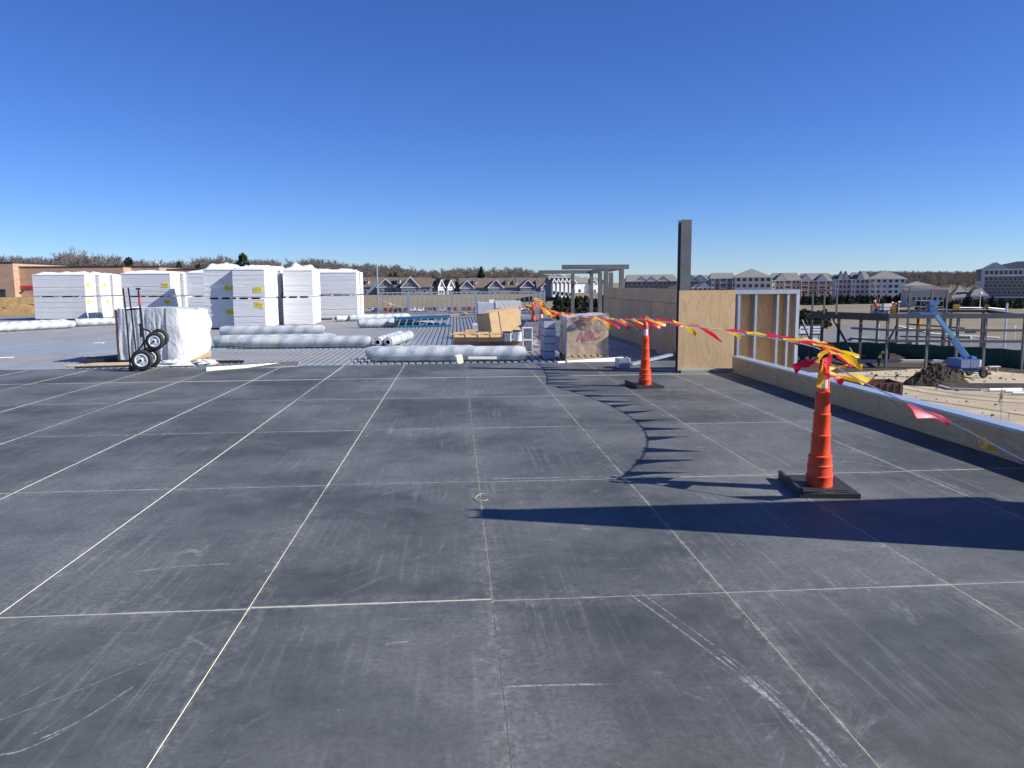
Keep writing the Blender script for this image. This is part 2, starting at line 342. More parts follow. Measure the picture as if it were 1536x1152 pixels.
MAT = dict(
    cover=mat_coverboard(), cream=M('cream foam core', (.80,.76,.60), .8, var=.1, scale=20, kind='World'),
    ply=mat_plywood('sunlit plywood'), plyh=mat_plywood('plywood laid flat grain', True, c0=(.60,.37,.165), c1=(.84,.59,.30)),  # plyh: warmed past real plywood to offset the blue shade on the parapet
    plyd=mat_plywood('weathered plywood', False, c0=(.54,.35,.165), c1=(.78,.56,.31), dull=.05),
    osb=M('strand board', (.60,.38,.15), .8, var=.3, scale=3, bmp=.2, bscale=12),
    galv=M('galvanised steel', (.37,.43,.48), .42, .55, var=.14, scale=9),
    track=M('bright steel track', (.46,.54,.61), .38, .5, var=.1, scale=6),
    steel=M('grey primed steel', (.115,.124,.132), .55, .1, var=.2, scale=3, bmp=.1, kind='World'),
    steeld=M('dark and shaded steel', (.045,.047,.052), .6, .1, var=.2, scale=2),
    deckA=M('deck steel blue grey', (.30,.333,.355), .45, .35, var=.10, scale=1.2, kind='World', rvar=.10),
    deckB=M('deck steel warm grey', (.285,.285,.285), .5, .3, var=.10, scale=1.2, kind='World', rvar=.10),
    orange=M('orange cone plastic', (.80,.080,.022), .48, var=.16, scale=11),
    rubber=M('black rubber', (.022,.022,.023), .6, var=.3, scale=20, bmp=.3, bscale=60),
    tyre=M('tyre rubber', (.022,.022,.022), .75, var=.3, scale=20), hub=M('painted wheel hub', (.74,.76,.77), .4, .1, var=.08),
    blackp=M('black painted tube', (.014,.014,.016), .4, var=.2, scale=10),
    white=M('white paint', (.80,.80,.78), .5, var=.04), film=mat_film('stretch film', .20, (.78,.70,.67), 6, .22, .7), filmw=mat_film('white plastic film', .93, (.64,.64,.63), 5),
    roll=mat_roll(), core=M('cardboard core', (.42,.35,.27), .8), hole=M('dark core inside', (.02,.018,.015), .9),
    foam=mat_foam('wrapped foam boards'), cap=M('white plastic hood', (.86,.86,.85), .3, var=.03, bmp=.35, bscale=4),
    tag=M('yellow paper tag', (.80,.62,.04), .6, var=.05), tagp=M('tag print', (.42,.36,.05), .6),
    card=M('cardboard', (.50,.335,.175), .8, var=.10, scale=5), cardd=M('dark cardboard', (.33,.225,.135), .85, var=.12, scale=5),
    wood=M('raw pine', (.60,.46,.28), .75, var=.16, scale=6, stretch=(1,1,5)), timber=M('old timber', (.33,.24,.15), .85, var=.2, scale=6),
    brick=mat_brick(), red=M('red band paint', (.56,.02,.03), .5, var=.05), dark=M('dark metal coping', (.035,.032,.03), .5),
    glass=M('dark window glass', (.035,.042,.052), .12, var=.2), blue=M('lift blue paint', (.045,.13,.31), .38, var=.12), lblue=M('pale blue boom paint', (.08,.24,.43), .4, var=.1),
    fibre=M('blue fibreglass', (.02,.11,.21), .45), alu=M('aluminium', (.66,.68,.70), .35, .7, var=.06),
    bark=M('bark', (.165,.142,.125), .95, var=.25, scale=.6, kind='World'), barkl=M('pale bark', (.24,.21,.185), .95, var=.25, scale=.6, kind='World'),
    ever=M('evergreen needles', (.030,.046,.024), .9, var=.5, scale=.8, kind='World'), shrub=M('olive shrub leaves', (.055,.06,.028), .9, var=.4, scale=.8, kind='World'),
    grass=mat_ground('dry winter grass', (.215,.175,.115), (.27,.222,.15), (.155,.138,.085), .03, .55),
    dirt=mat_ground('bare tan earth', (.42,.345,.235), (.53,.45,.32), (.34,.27,.18), .06, .5),
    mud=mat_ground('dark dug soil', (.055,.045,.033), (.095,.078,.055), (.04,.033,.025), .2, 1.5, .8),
    asph=mat_ground('asphalt', (.17,.17,.17), (.20,.20,.20), (.15,.15,.15), .03, .5, .1), conc=M('concrete', (.50,.48,.44), .85, var=.12, scale=2, kind='World'),
    shing=M('brown shingles', (.135,.108,.085), .9, var=.16, scale=.5, kind='World'), shingg=M('grey shingles', (.20,.188,.17), .9, var=.12, scale=.5, kind='World'),
    siding=M('grey blue siding', (.17,.185,.21), .7, var=.08), cream2=M('cream siding', (.66,.61,.53), .7, var=.05, scale=1), wsid=M('white siding', (.66,.66,.66), .6, var=.05, scale=1),
    bluesid=M('pale blue siding', (.44,.47,.53), .65, var=.05), rbrick=M('red brown brick', (.36,.24,.19), .85, var=.15, scale=1.5), gbrick=M('grey brown brick', (.17,.148,.13), .85, var=.1, scale=1.2),
    stone=M('pale stone', (.50,.46,.39), .8, var=.1), hvo=M('orange work shirt', (.85,.13,.03), .8), hvl=M('lime work vest', (.55,.75,.05), .8), skin=M('skin', (.45,.27,.19), .6), jeans=M('dark trousers', (.04,.045,.06), .85),
    green=M('green fence mesh', (.018,.075,.055), .8, var=.3, scale=.6), sigy=M('signal yellow', (.70,.36,.02), .5), sgreen=M('street sign green', (.0,.16,.10), .5),
    rust=M('rusted steel', (.085,.045,.03), .85, var=.35, scale=2), fred=mat_flag('red pennant plastic', (.72,.012,.055)), fyel=mat_flag('yellow pennant plastic', (.90,.56,.012)),
    rope=M('white rope', (.75,.75,.73), .7), logor=M('red print', (.42,.03,.03), .6), logod=M('dark print', (.03,.03,.04), .6), navy=M('navy sign', (.02,.035,.09), .5),
    pink=M('red plastic scrap', (.75,.12,.14), .5), purple=M('purple print', (.25,.05,.22), .6),
)

# ------------------------------------------------------------------ terrain and setting
def sstep(a, b, x): x = max(0., min(1., (x-a)/(b-a))); return x*x*(3-2*x)
def gz(x, y):
    z = GZ
    side = 1-sstep(60, 130, x-y*.05)                       # the bank and the hill lie behind the roof, the right stays a flat field
    z += 5.0*sstep(284, 322, y)*side
    z += 3.0*sstep(380, 600, y)*side
    z += 10*sstep(650, 1100, y)
    return z
def build_ground():
    xs = sorted(set(list(np.linspace(-2500, 2500, 41)) + list(np.linspace(-260, 420, 69))))
    ys = sorted(set(list(np.linspace(-600, 4000, 36)) + list(np.linspace(260, 700, 45))))
    mb = MB(); n = len(xs)
    for y in ys:
        for x in xs: mb.v.append((x, y, gz(x, y)))
    for j in range(len(ys)-1):
        for i in range(n-1): mb.f.append((j*n+i, j*n+i+1, (j+1)*n+i+1, (j+1)*n+i)); mb.m.append(0)
    structure(mb.obj('ground', MAT['grass'], smooth=True))
build_ground()
def sheet(name, pts, z, m_):
    structure(MB().add([(x, y, z) for x, y in pts], [tuple(range(len(pts)))]).obj(name, m_))
def gp(px, py): p = P(px, py, GZ); return (p.x, p.y)
sheet('dirt_lot', [(6,-30), (140,-30), (140,62), gp(1560,556), gp(1420,548), gp(1310,540), gp(1190,534), (6,100)], GZ+.03, MAT['dirt'])
sheet('dark_soil_and_shade', [gp(1100,556), gp(1250,560), gp(1335,556), gp(1390,552), gp(1480,556), gp(1560,563), gp(1560,548), gp(1400,541), gp(1300,535), gp(1150,528)], GZ+.07, MAT['mud'])  # dark soil, with the shadow beneath the frame put into its colour
sheet('road', [gp(1050,520), gp(1250,522), gp(1420,527), gp(1640,545), gp(1640,519), gp(1500,509), gp(1400,503), gp(1345,491), gp(1300,484), gp(1270,486), gp(1230,500), gp(1050,500)], GZ+.05, MAT['asph'])
sheet('kerb_strip', [gp(1345,490), gp(1400,502), gp(1500,508), gp(1500,506.6), gp(1402,500.6), gp(1350,489.2)], GZ+.12, MAT['conc'])
sheet('parking_lot', [(-110,250), (75,250), (75,281), (-110,281)], GZ+.04, MAT['asph'])
sheet('side_road', [(7,100), (30,100), (58,250), (7,250)], GZ+.045, MAT['asph'])
# footing strip of pale concrete by the new frame
structure(MB().box(0, 34, 0, .8, 0, .35).obj('concrete_footing', MAT['conc'], loc=(*gp(1250,545), GZ), rot=(0, 0, R(-8))))

# the building under the roof
structure(MB().box(-60, 4.98, -14, 45.2, GZ, -.30).obj('building_wall', MAT['brick']))

# ------------------------------------------------------------------ roof: deck sheets, insulation, black cover boards
deck = structure(ob('roof_deck', MB().box(-60, 4.9, -14, 45.1, -.296, -.20).mesh('roof_deck', MAT['steeld'])))
def deck_mesh(L, m_):
    mb = MB(); prof = []; pit = .1524; z0 = DK; zb = DK-.038
    for k in range(6):
        x = k*pit; prof += [(x, zb), (x+.040, zb), (x+.052, z0), (x+.1404, z0)]
    prof.append((6*pit, zb))
    n = len(prof)
    for y in (0, L):
        for x, z in prof: mb.v.append((x, y, z))
    for i in range(n-1): mb.f.append((i, i+1, n+i+1, n+i)); mb.m.append(0)
    return mb.mesh('deck_sheet', m_)
y = 15.2
for L, k in ((2.3,'deckA'), (3.0,'deckB'), (5.4,'deckA'), (9.6,'deckB'), (9.6,'deckB')):
    me = deck_mesh(L, MAT[k])
    for i in range(70):
        x = 4.85-(i+1)*.9144
        if x < -58: break
        if x < -30: break
        ob('deck_sheet', me, deck, (x, y, rnd.uniform(0, .004)))
    y += L-.02
# insulation slab and cover boards
EDGE = 15.62
ins = structure(ob('roof_insulation', MB().box(-60, 4.9, -14, EDGE-.05, -.195, -.0085).mesh('roof_insulation', MAT['cream'])))
sheet_me = MB()
sheet_me.box(-.6074, .6074, -1.2, 1.2, -.0035, .0035)
sheet_me.m = [0, 0, 1, 1, 1, 1]
sheet_me = sheet_me.mesh('cover_board', [MAT['cover'], MAT['cream']])
short = {}
for ci in range(-12, 4):
    xc = .16+1.2205*ci+.61
    xc += rnd.uniform(-.0008, .0008); sk = rnd.uniform(-.012, .012)
    for ri in range(-1, 6):
        yc = 3.79+2.4065*(ri-1)+1.2+rnd.uniform(-.0022, .0022)+sk
        o = ob('cover_board', sheet_me, ins, (xc+rnd.uniform(-.0007, .0007), yc, -.0035+rnd.uniform(0, .0015)), (0, 0, R(rnd.uniform(-.03, .03))))
        if xc+.6 > 4.9: o.scale.x = .9; o.location.x -= .06
        if ri == 5: o.scale.y = .985
    # cut row at the deck edge is the sixth row
# curb of loose cut strip towards the parapet
structure(MB().box(-60, 4.9, EDGE-.05, EDGE-.02, -.19, -.008).obj('insulation_edge', MAT['cream']))

# ------------------------------------------------------------------ low parapet on the right
PX0 = 4.94
par = thing('low_parapet', 'low plywood faced parapet with pale steel cap along the right roof edge', 'parapet', (0, 0, 0))
y0 = 13.55
for k in range(8):
    a, b = y0-2.44*k, y0-2.44*(k+1)
    MB().box(PX0, PX0+.018, b+.004, a-.004, .006, .292-.004*(k % 2)).obj('plywood_sheet', MAT['plyh'], par)
MB().box(PX0+.02, PX0+.15, -6, y0-.02, -.25, .288).obj('stud_core', MAT['timber'], par)
cap = MB().box(PX0-.006, PX0+.175, -6, y0, .2965, .3005).box(PX0-.009, PX0-.006, -6, y0, .272, .3005).box(PX0+.175, PX0+.178, -6, y0, .255, .3005)
cap.obj('steel_cap', MAT['track'], par)
MB().box(PX0+.155, PX0+.172, -6, y0-.02, GZ, .29).obj('outer_sheathing', MAT['osb'], par)

# ------------------------------------------------------------------ tall plywood parapet wall behind
WX = 4.80
wall = thing('tall_plywood_wall', 'tall weathered plywood parapet wall beyond the lone steel column', 'wall')
for k in range(7):
    a = 16.5+1.22*k
    MB().box(WX+.004*(k % 2), WX+.018, a+.007, a+1.213, DK+.06, 1.157).obj('plywood_sheet', MAT['plyd'], wall)
for k in range(4):
    a = 16.5+2.2*k; b = min(a+2.2, 24.98)
    MB().box(WX-.002*(k % 2), WX+.018, a+.006, b-.006, 1.168, 1.475).obj('plywood_sheet', MAT['plyd'], wall)
MB().box(WX-.05, WX-.003, 16.5, 25, DK-.02, DK+.10).obj('base_angle', MAT['steel'], wall)
MB().box(WX+.02, WX+.17, 16.5, 24.97, -.3, 1.47).obj('framing', MAT['timber'], wall)
MB().box(WX+.172, WX+.19, 16.5, 24.97, GZ, 1.474).obj('outer_sheathing', MAT['osb'], wall)
# ------------------------------------------------------------------ lone steel column and pier framing
def column_mesh(h, w=.19, d=.2, t=.014):
    return MB().box(-w/2, w/2, -d/2, -d/2+t, 0, h).box(-w/2, w/2, d/2-t, d/2, 0, h).box(-t/2, t/2, -d/2+t, d/2-t, 0, h).mesh('steel_column', MAT['steel'])
cl = tag(ob('steel_column', column_mesh(2.72+.3), None, (4.095, 13.80, -.3)), 'lone tall grey steel column standing at the plywood pier', 'column')
pier = thing('stud_framed_pier', 'sunlit plywood and galvanised stud pier beside the lone steel column', 'pier', (4.13, 13.66, 0), R(4))
def plx(px): return D(px, 450, 13.72).x-4.13
MB().box(-.165, .895, -.02, 0, .03, 1.475).obj('plywood_panel', MAT['ply'], pier)
MB().box(-.12, .95, -.075, -.022, .002, .05).obj('base_flashing', MAT['galv'], pier)
MB().box(.50, 1.0, -.19, -.08, .003, .075).obj('step_flashing', MAT['galv'], pier)
def cstud(mb, x, z0, z1, y0=0., dp=.14, w=.042, lip=True):
    t = .004
    mb.box(x, x+w, y0, y0+t, z0, z1); mb.box(x, x+t, y0+t, y0+dp-t, z0, z1); mb.box(x, x+w, y0+dp-t, y0+dp, z0, z1)
    if lip: mb.box(x+w-t, x+w, y0+t, y0+.016, z0, z1)
    return mb
for x in (plx(1108), plx(1134), plx(1168), plx(1184)):
    cstud(MB(), x, -1.2, 1.43).obj('steel_stud', MAT['galv'], pier)
MB().box(.897, plx(1203), -.012, -.008, 1.40, 1.475).box(.897, plx(1203), -.012, .155, 1.472, 1.476).obj('top_track', MAT['galv'], pier)
MB().box(plx(1198), plx(1203), -.006, .15, -1.2, 1.47).obj('end_stud', MAT['track'], pier)
MB().box(.90, 1.25, .15, .168, -1.2, 1.46).obj('back_plywood', MAT['ply'], pier)
MB().box(1.254, plx(1202), .15, .168, -1.2, 1.46).obj('back_plywood', MAT['ply'], pier)
MB().tube((.88, .06, .66), (1.6, .06, .65), .006).obj('bridging_rod', MAT['galv'], pier)
# its twin just outside the picture, whose shadow crosses the black boards
pb = thing('plywood_pier_wall', 'tall plywood pier wall with steel column at the near end of the low parapet', 'wall', (3.90, 4.20, 0))
ob('steel_column', column_mesh(2.67), pb, (0, 0, 0))
MB().box(.1, 1.03, -.01, .01, .0, 2.60).obj('plywood_panel', MAT['ply'], pb)
MB().box(1.034, 3.6, -.01, .01, -3, 2.60).obj('plywood_panel', MAT['ply'], pb)
MB().box(.1, 3.6, .012, .10, 2.50, 2.60).obj('top_track', MAT['galv'], pb)

# ------------------------------------------------------------------ delineator cones
def cone_thing(label, loc, rz, rope_yellow=True):
    t = thing('delineator_cone', label, 'cone', loc, rz, 'orange delineator cones holding the pennant rope')
    prof = [(.098,.036),(.098,.10),(.101,.105),(.101,.118),(.094,.122),(.090,.185),(.094,.19),(.094,.20),(.089,.205),(.086,.255),(.088,.26),(.088,.272),(.074,.278),(.069,.42),(.072,.425),(.072,.436),(.065,.44),(.061,.585),(.064,.59),(.064,.60),(.058,.605),(.054,.75),(.057,.755),(.057,.765),(.046,.77),(.041,.93),(.037,.975),(.03,.99),(.026,1.0)]
    MB().lathe(prof, 32).obj('cone_body', MAT['orange'], t, smooth=35)
    h = MB(); h.torus((0, 0, 1.055), (0.25, 1, 0), .036, .011, 20, 8); h.tube((0,0,.98), (0,0,1.022), .024, .018, 12)
    h.obj('loop_handle', MAT['orange'], t, smooth=True)
    s = MB()
    for i in range(6):
        a0 = R(-150+i*14); a1 = R(-150+(i+1)*14)
        r0, r1 = .0455, .0418
        s.add([(r0*math.cos(a0)*1.03, r0*math.sin(a0)*1.03, .80), (r0*math.cos(a1)*1.03, r0*math.sin(a1)*1.03, .80), (r1*math.cos(a1)*1.05, r1*math.sin(a1)*1.05, .90), (r1*math.cos(a0)*1.05, r1*math.sin(a0)*1.05, .90)], [(0,1,2,3)])
    s.obj('white_sticker', MAT['white'], t)
    b = MB(); b.box(-.20, .22, -.27, .32, 0, .036); b.box(-.225, -.20, -.27, .32, 0, .07)
    bs = b.obj('rubber_base', MAT['rubber'], t)
    e = MB(); e.obox((.08, -.17, .038), (.15, .014, .006)); e.obox((.10, -.22, .038), (.10, .012, .006))
    e.obj('embossed_bar', MAT['rubber'], bs)
    return t
c1 = cone_thing('orange cone in front of the low parapet, its handle buried in red and yellow pennants', (2.80, 5.70, .001), R(-8))
c2 = cone_thing('orange cone near the lone steel column with a clear loop handle and white sticker', (2.93, 11.85, .001), R(6))
p3 = P(812, 521, DK); c3 = cone_thing('orange cone on the metal deck beside the stacked pale boxes', (p3.x, p3.y, DK+.002), R(20))
p4 = P(800, 482, DK); c4 = cone_thing('far orange cone on the metal deck behind the tipped carton', (p4.x, p4.y, DK+.002), R(-15))

# ------------------------------------------------------------------ pennant rope
def rope_thing(label, anchors, sags, step, seed, wind=(1, .12, -.16), size=1.0, skip=()):
    t = thing('pennant_rope', label, 'pennant rope'); rr = random.Random(seed)
    pts = []
    for k in range(len(anchors)-1):
        a, b = Vector(anchors[k]), Vector(anchors[k+1]); n = max(6, int((b-a).length/.25))
        for i in range(n):
            s = i/n; p = a.lerp(b, s); sg = sags[k] if isinstance(sags[k], tuple) else (0, sags[k]); p.z -= sg[1]*4*s*(1-s); p.x += sg[0]*4*s*(1-s)*(1+.25*(1-2*s)); pts.append(p)
    pts.append(Vector(anchors[-1]))
    MB().path(pts, .006, 5).obj('rope', MAT['rope'], t)
    acc = 0; nxt = step*.4; k = 0
    for a, b in zip(pts[:-1], pts[1:]):
        L = (b-a).length
        while acc+L >= nxt:
            p = a.lerp(b, (nxt-acc)/L); d = (b-a).normalized()
            pennant(t, p, d, Vector(wind), rr, k, size); k += 1; nxt += step*rr.uniform(.85, 1.15)
        acc += L
    return t
def pennant(parent, p, d, wind, rr, k, size=1.0, L=None, w=None, side=None):
    L = (L or rr.uniform(.34, .46))*size; w = (w or rr.uniform(.20, .25))*size
    wv = (wind+Vector((rr.uniform(-.1,.1), rr.uniform(-.35,.35), rr.uniform(-.30,.18)))).normalized()
    side = Vector(side).normalized() if side else d.normalized(); nrm = wv.cross(side).normalized()
    fold = rr.uniform(.25, .9); ph = rr.uniform(0, 6); amp = rr.uniform(.015, .04)*size
    vs_, fs = [], []; n = 8
    for i in range(n+1):
        s = i/n; hw = w/2*(1-s)**.8*(1-.25*fold*s)+.004
        for j in range(4):
            u = (j/3*2-1)
            q = p + wv*(L*s) + side*(u*hw) + nrm*(amp*math.sin(ph+5*s+1.4*u)*(.25+s) + fold*.05*size*abs(u)*(1-s)) + Vector((0,0,-.05*s*s*size))
            vs_.append(q)
    for i in range(n):
        for j in range(3): fs.append((i*4+j, i*4+j+1, (i+1)*4+j+1, (i+1)*4+j))
    MB().add(vs_, fs).obj('pennant', MAT['fred' if k % 2 else 'fyel'], parent, smooth=True)
top1 = Vector((2.79, 5.69, 1.06)); top2 = Vector((2.93, 11.85, 1.06)); top3 = Vector((p3.x, p3.y, .95)); top4 = Vector((p4.x, p4.y, .95))
rope_thing('red and yellow pennant rope strung from cone to cone past the lone column', [top1, top2, top3, top4], [(.62, .07), (.22, .12), (.1, .25)], .50, 3)
rp = thing('pennant_rope', 'pennant rope end running from the near cone down across the low parapet', 'pennant rope')
pa, pe = Vector((2.79, 5.69)), Vector((3.85, 4.28)); pn = Vector((-(pe-pa).y, (pe-pa).x))
def on_rope(px, py):     # the upright plane between the cone and the near pier
    d = ray(px, py); k = pn.dot(pa)/(pn.x*d.x+pn.y*d.y); return CAM+d*k
rpts = [top1+Vector((.01, 0, -.05))]+[on_rope(*q) for q in ((1290,571), (1345,597), (1400,622), (1450,645), (1536,691), (1600,728))]
rpts.append(Vector((3.82, 4.31, 2*rpts[-1].z-rpts[-2].z)))
MB().path(rpts, .006, 5).obj('rope', MAT['rope'], rp)
r2 = random.Random(5)
def along(px):
    for u_, w_ in zip(((1222,545), (1290,571), (1345,597), (1400,622), (1450,645), (1536,691)), ((1290,571), (1345,597), (1400,622), (1450,645), (1536,691))):
        if u_[0] <= px <= w_[0]: return on_rope(px, u_[1]+(w_[1]-u_[1])*(px-u_[0])/(w_[0]-u_[0]))
dd = rpts[3]-rpts[1]
for k, (px, colr, L, w, wv) in enumerate([(1232,1,.30,.20,(1,.35,-.42)), (1234,0,.28,.05,(1,.45,-.05)), (1236,0,.33,.06,(1,.2,-.26)), (1282,0,.30,.14,(1,.35,.06)), (1366,1,.40,.19,(1,.55,-.02)), (1460,0,.24,.20,(1,.15,-.12)), (1466,0,.22,.12,(1,.1,-.42)), (1528,1,.3,.2,(1,.3,-.2))]):
    pennant(rp, along(px), dd, Vector(wv), r2, colr, 1.0, L, w, (.35, -.3, -.42) if px > 1300 else None)
# knot of pennants wrapped round the near cone's handle
for k, (off, wv, L, w, cc) in enumerate([((-.02,-.03,.03),(-.5,-.3,-.3),.07,.10,0), ((0,-.035,-.02),(.1,-.2,-1),.12,.09,1), ((-.035,-.04,-.05),(-.15,-.2,-1),.15,.05,0), ((-.03,.03,-.02),(-.5,1,-.1),.2,.12,1)]):
    pennant(rp, top1+Vector(off), Vector((1,.3,.3)), Vector(wv), r2, cc, 1.0, L, w)
far_rope_pts = [top4, D(700, 470, 44.5), D(640, 461, 44.5), D(566, 449, 44.5)]
rope_thing('far pennant rope sagging in front of the steel stud wall', [top4, D(770, 459, 44.6), D(665, 466, 44.6), D(568, 448, 44.6)], [.2, .15, .25], 1.1, 11)
rope_thing('pennant rope hanging before the strand board parapet by the brick building', [D(-30, 464, 50.6), D(20, 458, 50.6), D(70, 448, 50.6)], [.05, .1], .9, 13)

# ------------------------------------------------------------------ stacked foam insulation bundles
hood_cache = {}
def foam_mesh(wx, wy, h, n=22, seed=0):
    r3 = random.Random(seed); mb = MB(); t = h/n
    for i in range(n):
        dx, dy = r3.uniform(-.006, .006), r3.uniform(-.006, .006)
        mb.box(-wx/2+dx, wx/2+dx, -wy/2+dy, wy/2+dy, i*t+.001, (i+1)*t-.0045)
    return mb.mesh('foam_boards', MAT['foam'])
def hood_mesh(wx, wy, hump, seed):
    from mathutils import noise as mn
    mb = MB(); nx, ny = 14, 12
    for j in range(ny+1):
        for i in range(nx+1):
            u, v = i/nx, j/ny; x = (u-.5)*(wx+.03); y_ = (v-.5)*(wy+.03)
            ed = min(u, 1-u, v, 1-v)
            f = sstep(0, .18, ed); q = Vector((x*1.5+seed*7.3, y_*1.5, seed))
            z = .004+f*max(0., hump*(.55+.9*mn.noise(q))+.10*mn.noise(q*2.7))+.02*f
            if ed == 0: z = -.05
            mb.v.append((x, y_, z))
    for j in range(ny):
        for i in range(nx):
            k = j*(nx+1)+i; mb.f.append((k, k+1, k+nx+2, k+nx+1)); mb.m.append(0)
    return mb.mesh('plastic_hood', MAT['cap'], smooth=60)
SKID = .07
def bundle(label, x, y, z, wx, wy, rz, top, seed, tags=(), h=1.125):
    t = thing('foam_board_bundle', label, 'insulation bundle', (x, y, z), rz, 'white wrapped foam board bundles stacked on the deck')
    key = ('f', wx, wy, seed % 3, h)
    if key not in hood_cache: hood_cache[key] = foam_mesh(wx, wy, h, 22, seed % 3)
    ob('foam_boards', hood_cache[key], t, (0, 0, SKID), None, True)
    for k, xx in enumerate((-wx*.38, 0, wx*.38)):
        MB().box(xx-.06, xx+.06, -wy/2+.02, wy/2-.02, 0, SKID).obj('foam_skid', MAT['foam'], t)
    if top: ob('plastic_hood', hood_mesh(wx, wy, top, seed), t, (0, 0, SKID+h+.002))
    for face, u, v, tilt in tags:
        mb = MB(); mb.box(-.16, .16, -.003, .003, -.10, .10)
        if face == 'f': loc, r_ = (u, -wy/2-.011, SKID+v), (0, tilt, 0)
        else: loc, r_ = (wx/2+.011, u, SKID+v), (tilt, 0, R(90))
        tg = mb.obj('yellow_tag', MAT['tag'], t, loc=loc, rot=r_)
        MB().box(-.10, -.02, -.006, -.003, -.05, .05).box(.02, .11, -.006, -.003, -.02, .03).obj('tag_print', MAT['tagp'], tg)
    return t
ST = [  # place words, left x, front y, wx, wy, rz, hump, tags low, tags top
 ('nearest the strand board parapet', -21.95, 42.2, 2.6, 1.25, 0, .10, [('s',-.3,.85,0)], [('s',-.3,.55,0)]),
 ('right behind the one nearest the strand board', -21.6, 43.6, 2.44, 1.25, 0, .12, [('s',.1,.85,0)], [('s',.0,.55,0)]),
 ('third back along the strand board', -21.4, 45.0, 2.3, 1.22, 0, .08, [], []),
 ('rising behind the hand truck', -16.62, 40.1, 2.42, 1.25, R(-1), .10, [('f',.98,.86,0)], [('f',.95,.52,0)]),
 ('hidden behind the hand truck stack', -16.5, 41.5, 2.46, 1.22, 0, .10, [], []),
 ('showing narrowly beside the hand truck stack', -13.1, 39.0, 2.44, 1.25, R(1), .14, [], []),
 ('with a slanting shadow across its face', -9.97, 31.58, 1.17, 2.44, 0, .28, [('f',.42,.62,R(-4))], [('f',.36,.36,R(3))]),
 ('that throws the slanting shadow', -8.77, 31.3, 1.22, 2.44, R(.6), .16, [('f',.38,.90,R(12))], [('f',.34,.30,R(-2))]),
 ('peeping out behind the shadow throwing one', -8.75, 34.3, 1.24, 2.44, 0, .18, [], []),
 ('beside the long bundle stack', -7.37, 33.6, 1.22, 2.44, R(2), .20, [], []),
 ('longest and nearest the steel stud wall', -7.42, 39.6, 2.44, 1.25, R(1), .12, [('s',-.1,.95,0)], [('s',-.1,.40,0)]),
 ('behind the long one by the stud wall', -7.40, 41.0, 2.44, 1.22, 0, .1, [], []),
]
for k, (w, x, y, wx, wy, rz, hump, tl, tt) in enumerate(ST):
    x += wx/2; y += wy/2
    bundle('lower white foam board bundle of the stack '+w, x, y, DK, wx, wy, rz, 0, k, tl)
    bundle('upper white foam board bundle of the stack '+w, x+rnd.uniform(-.03,.03), y, DK+SKID+1.125+.003, wx, wy, rz+R(rnd.uniform(-1,1)), hump, k+1, tt)

# ------------------------------------------------------------------ wrapped membrane rolls
def roll_meshes(L, r):
    rr = random.Random(int(L*100)); n, seg = 28, 22; mb = MB()
    for i in range(seg+1):
        x = L*i/seg; k = .82 if i in (0, seg) else 1
        for j in range(n):
            a = 2*math.pi*j/n; q = r*k*(1+rr.uniform(-.018, .018)) if 0 < i < seg else r*k
            mb.v.append((x, q*math.cos(a), q*math.sin(a)))
    for i in range(seg):
        for j in range(n):
            j2 = (j+1) % n; mb.f.append((i*n+j, (i+1)*n+j, (i+1)*n+j2, i*n+j2)); mb.m.append(0)
    w = mb.mesh('plastic_wrap', MAT['roll'], smooth=60)
    cs = []
    for x0, s in ((.006, 1), (L-.006, -1)):
        c = MB(); ring = []
        for rad, dx in ((r*.82, 0), (r*.48, -.004), (r*.46, -.03), (r*.36, -.03), (r*.34, .25)):
            for j in range(n):
                a = 2*math.pi*j/n; ring.append((x0+dx*s, rad*math.cos(a), rad*math.sin(a)))
        fs = []; mi = []
        for k in range(4):
            for j in range(n):
                j2 = (j+1) % n; q = (k*n+j, k*n+j2, (k+1)*n+j2, (k+1)*n+j); fs.append(q if s < 0 else q[::-1]); mi.append((0, 1, 1, 2)[k])
        o = len(c.v); c.v += ring; c.f += [tuple(i+o for i in q) for q in fs]; c.m += mi
        o = len(c.v); c.v += [ring[4*n+j] for j in range(n)]; c.f.append(tuple(range(o, o+n))); c.m.append(2)
        cs.append(c.mesh('roll_end', [MAT['filmw'], MAT['core'], MAT['hole']]))
    return w, cs
def roll(label, a, b, r=.165, z=None):
    a, b = Vector(a), Vector(b); d = b-a
    t = thing('membrane_roll', label, 'roll', (a.x, a.y, (DK if z is None else z)+r+.002), math.atan2(d.y, d.x), 'plastic wrapped membrane rolls lying on the deck')
    w, c = roll_meshes(d.length, r); o1 = ob('plastic_wrap', w, t)
    for c_ in c: ob('roll_end', c_, t)
    o1.rotation_euler = (rnd.uniform(0, 6), 0, 0)
    return t
def PK(px, py): return P(px, py, DK)
roll('wrapped roll lying in front of the open cartons', PK(556, 543), PK(788, 541), .168)
q = PK(549, 540); roll('wrapped roll hidden behind the front roll with only its end showing', q+Vector((0,.20,0)), q+Vector((2.5,.24,0)), .15)
roll('end-on roll with an open core, on the left of its pair', PK(567, 521.5), PK(567, 521.5)+Vector((.42, 3.0, 0)), .148)
q = PK(582.5, 521.5); roll('end-on roll with an open core, on the ladder side of its pair', q, q+Vector((.42, 3.0, 0)), .150)
roll('long wrapped roll ending at the end-on pair', PK(361, 523), PK(556, 521), .165)
q = PK(316, 523); roll('wrapped roll at the back holding up the upper roll', q+Vector((.3,.78,0)), q+Vector((3.3,.86,0)), .17)
roll('wrapped roll just behind the long roll, nearest the loose cardboard', PK(316, 523)+Vector((0,.42,0)), PK(316, 523)+Vector((3.25,.50,0)), .172)
q = PK(316, 523); roll('thinner wrapped roll behind the loose cardboard rolls', q+Vector((.12,.60,0)), q+Vector((3.0,.66,0)), .155, DK+.285)
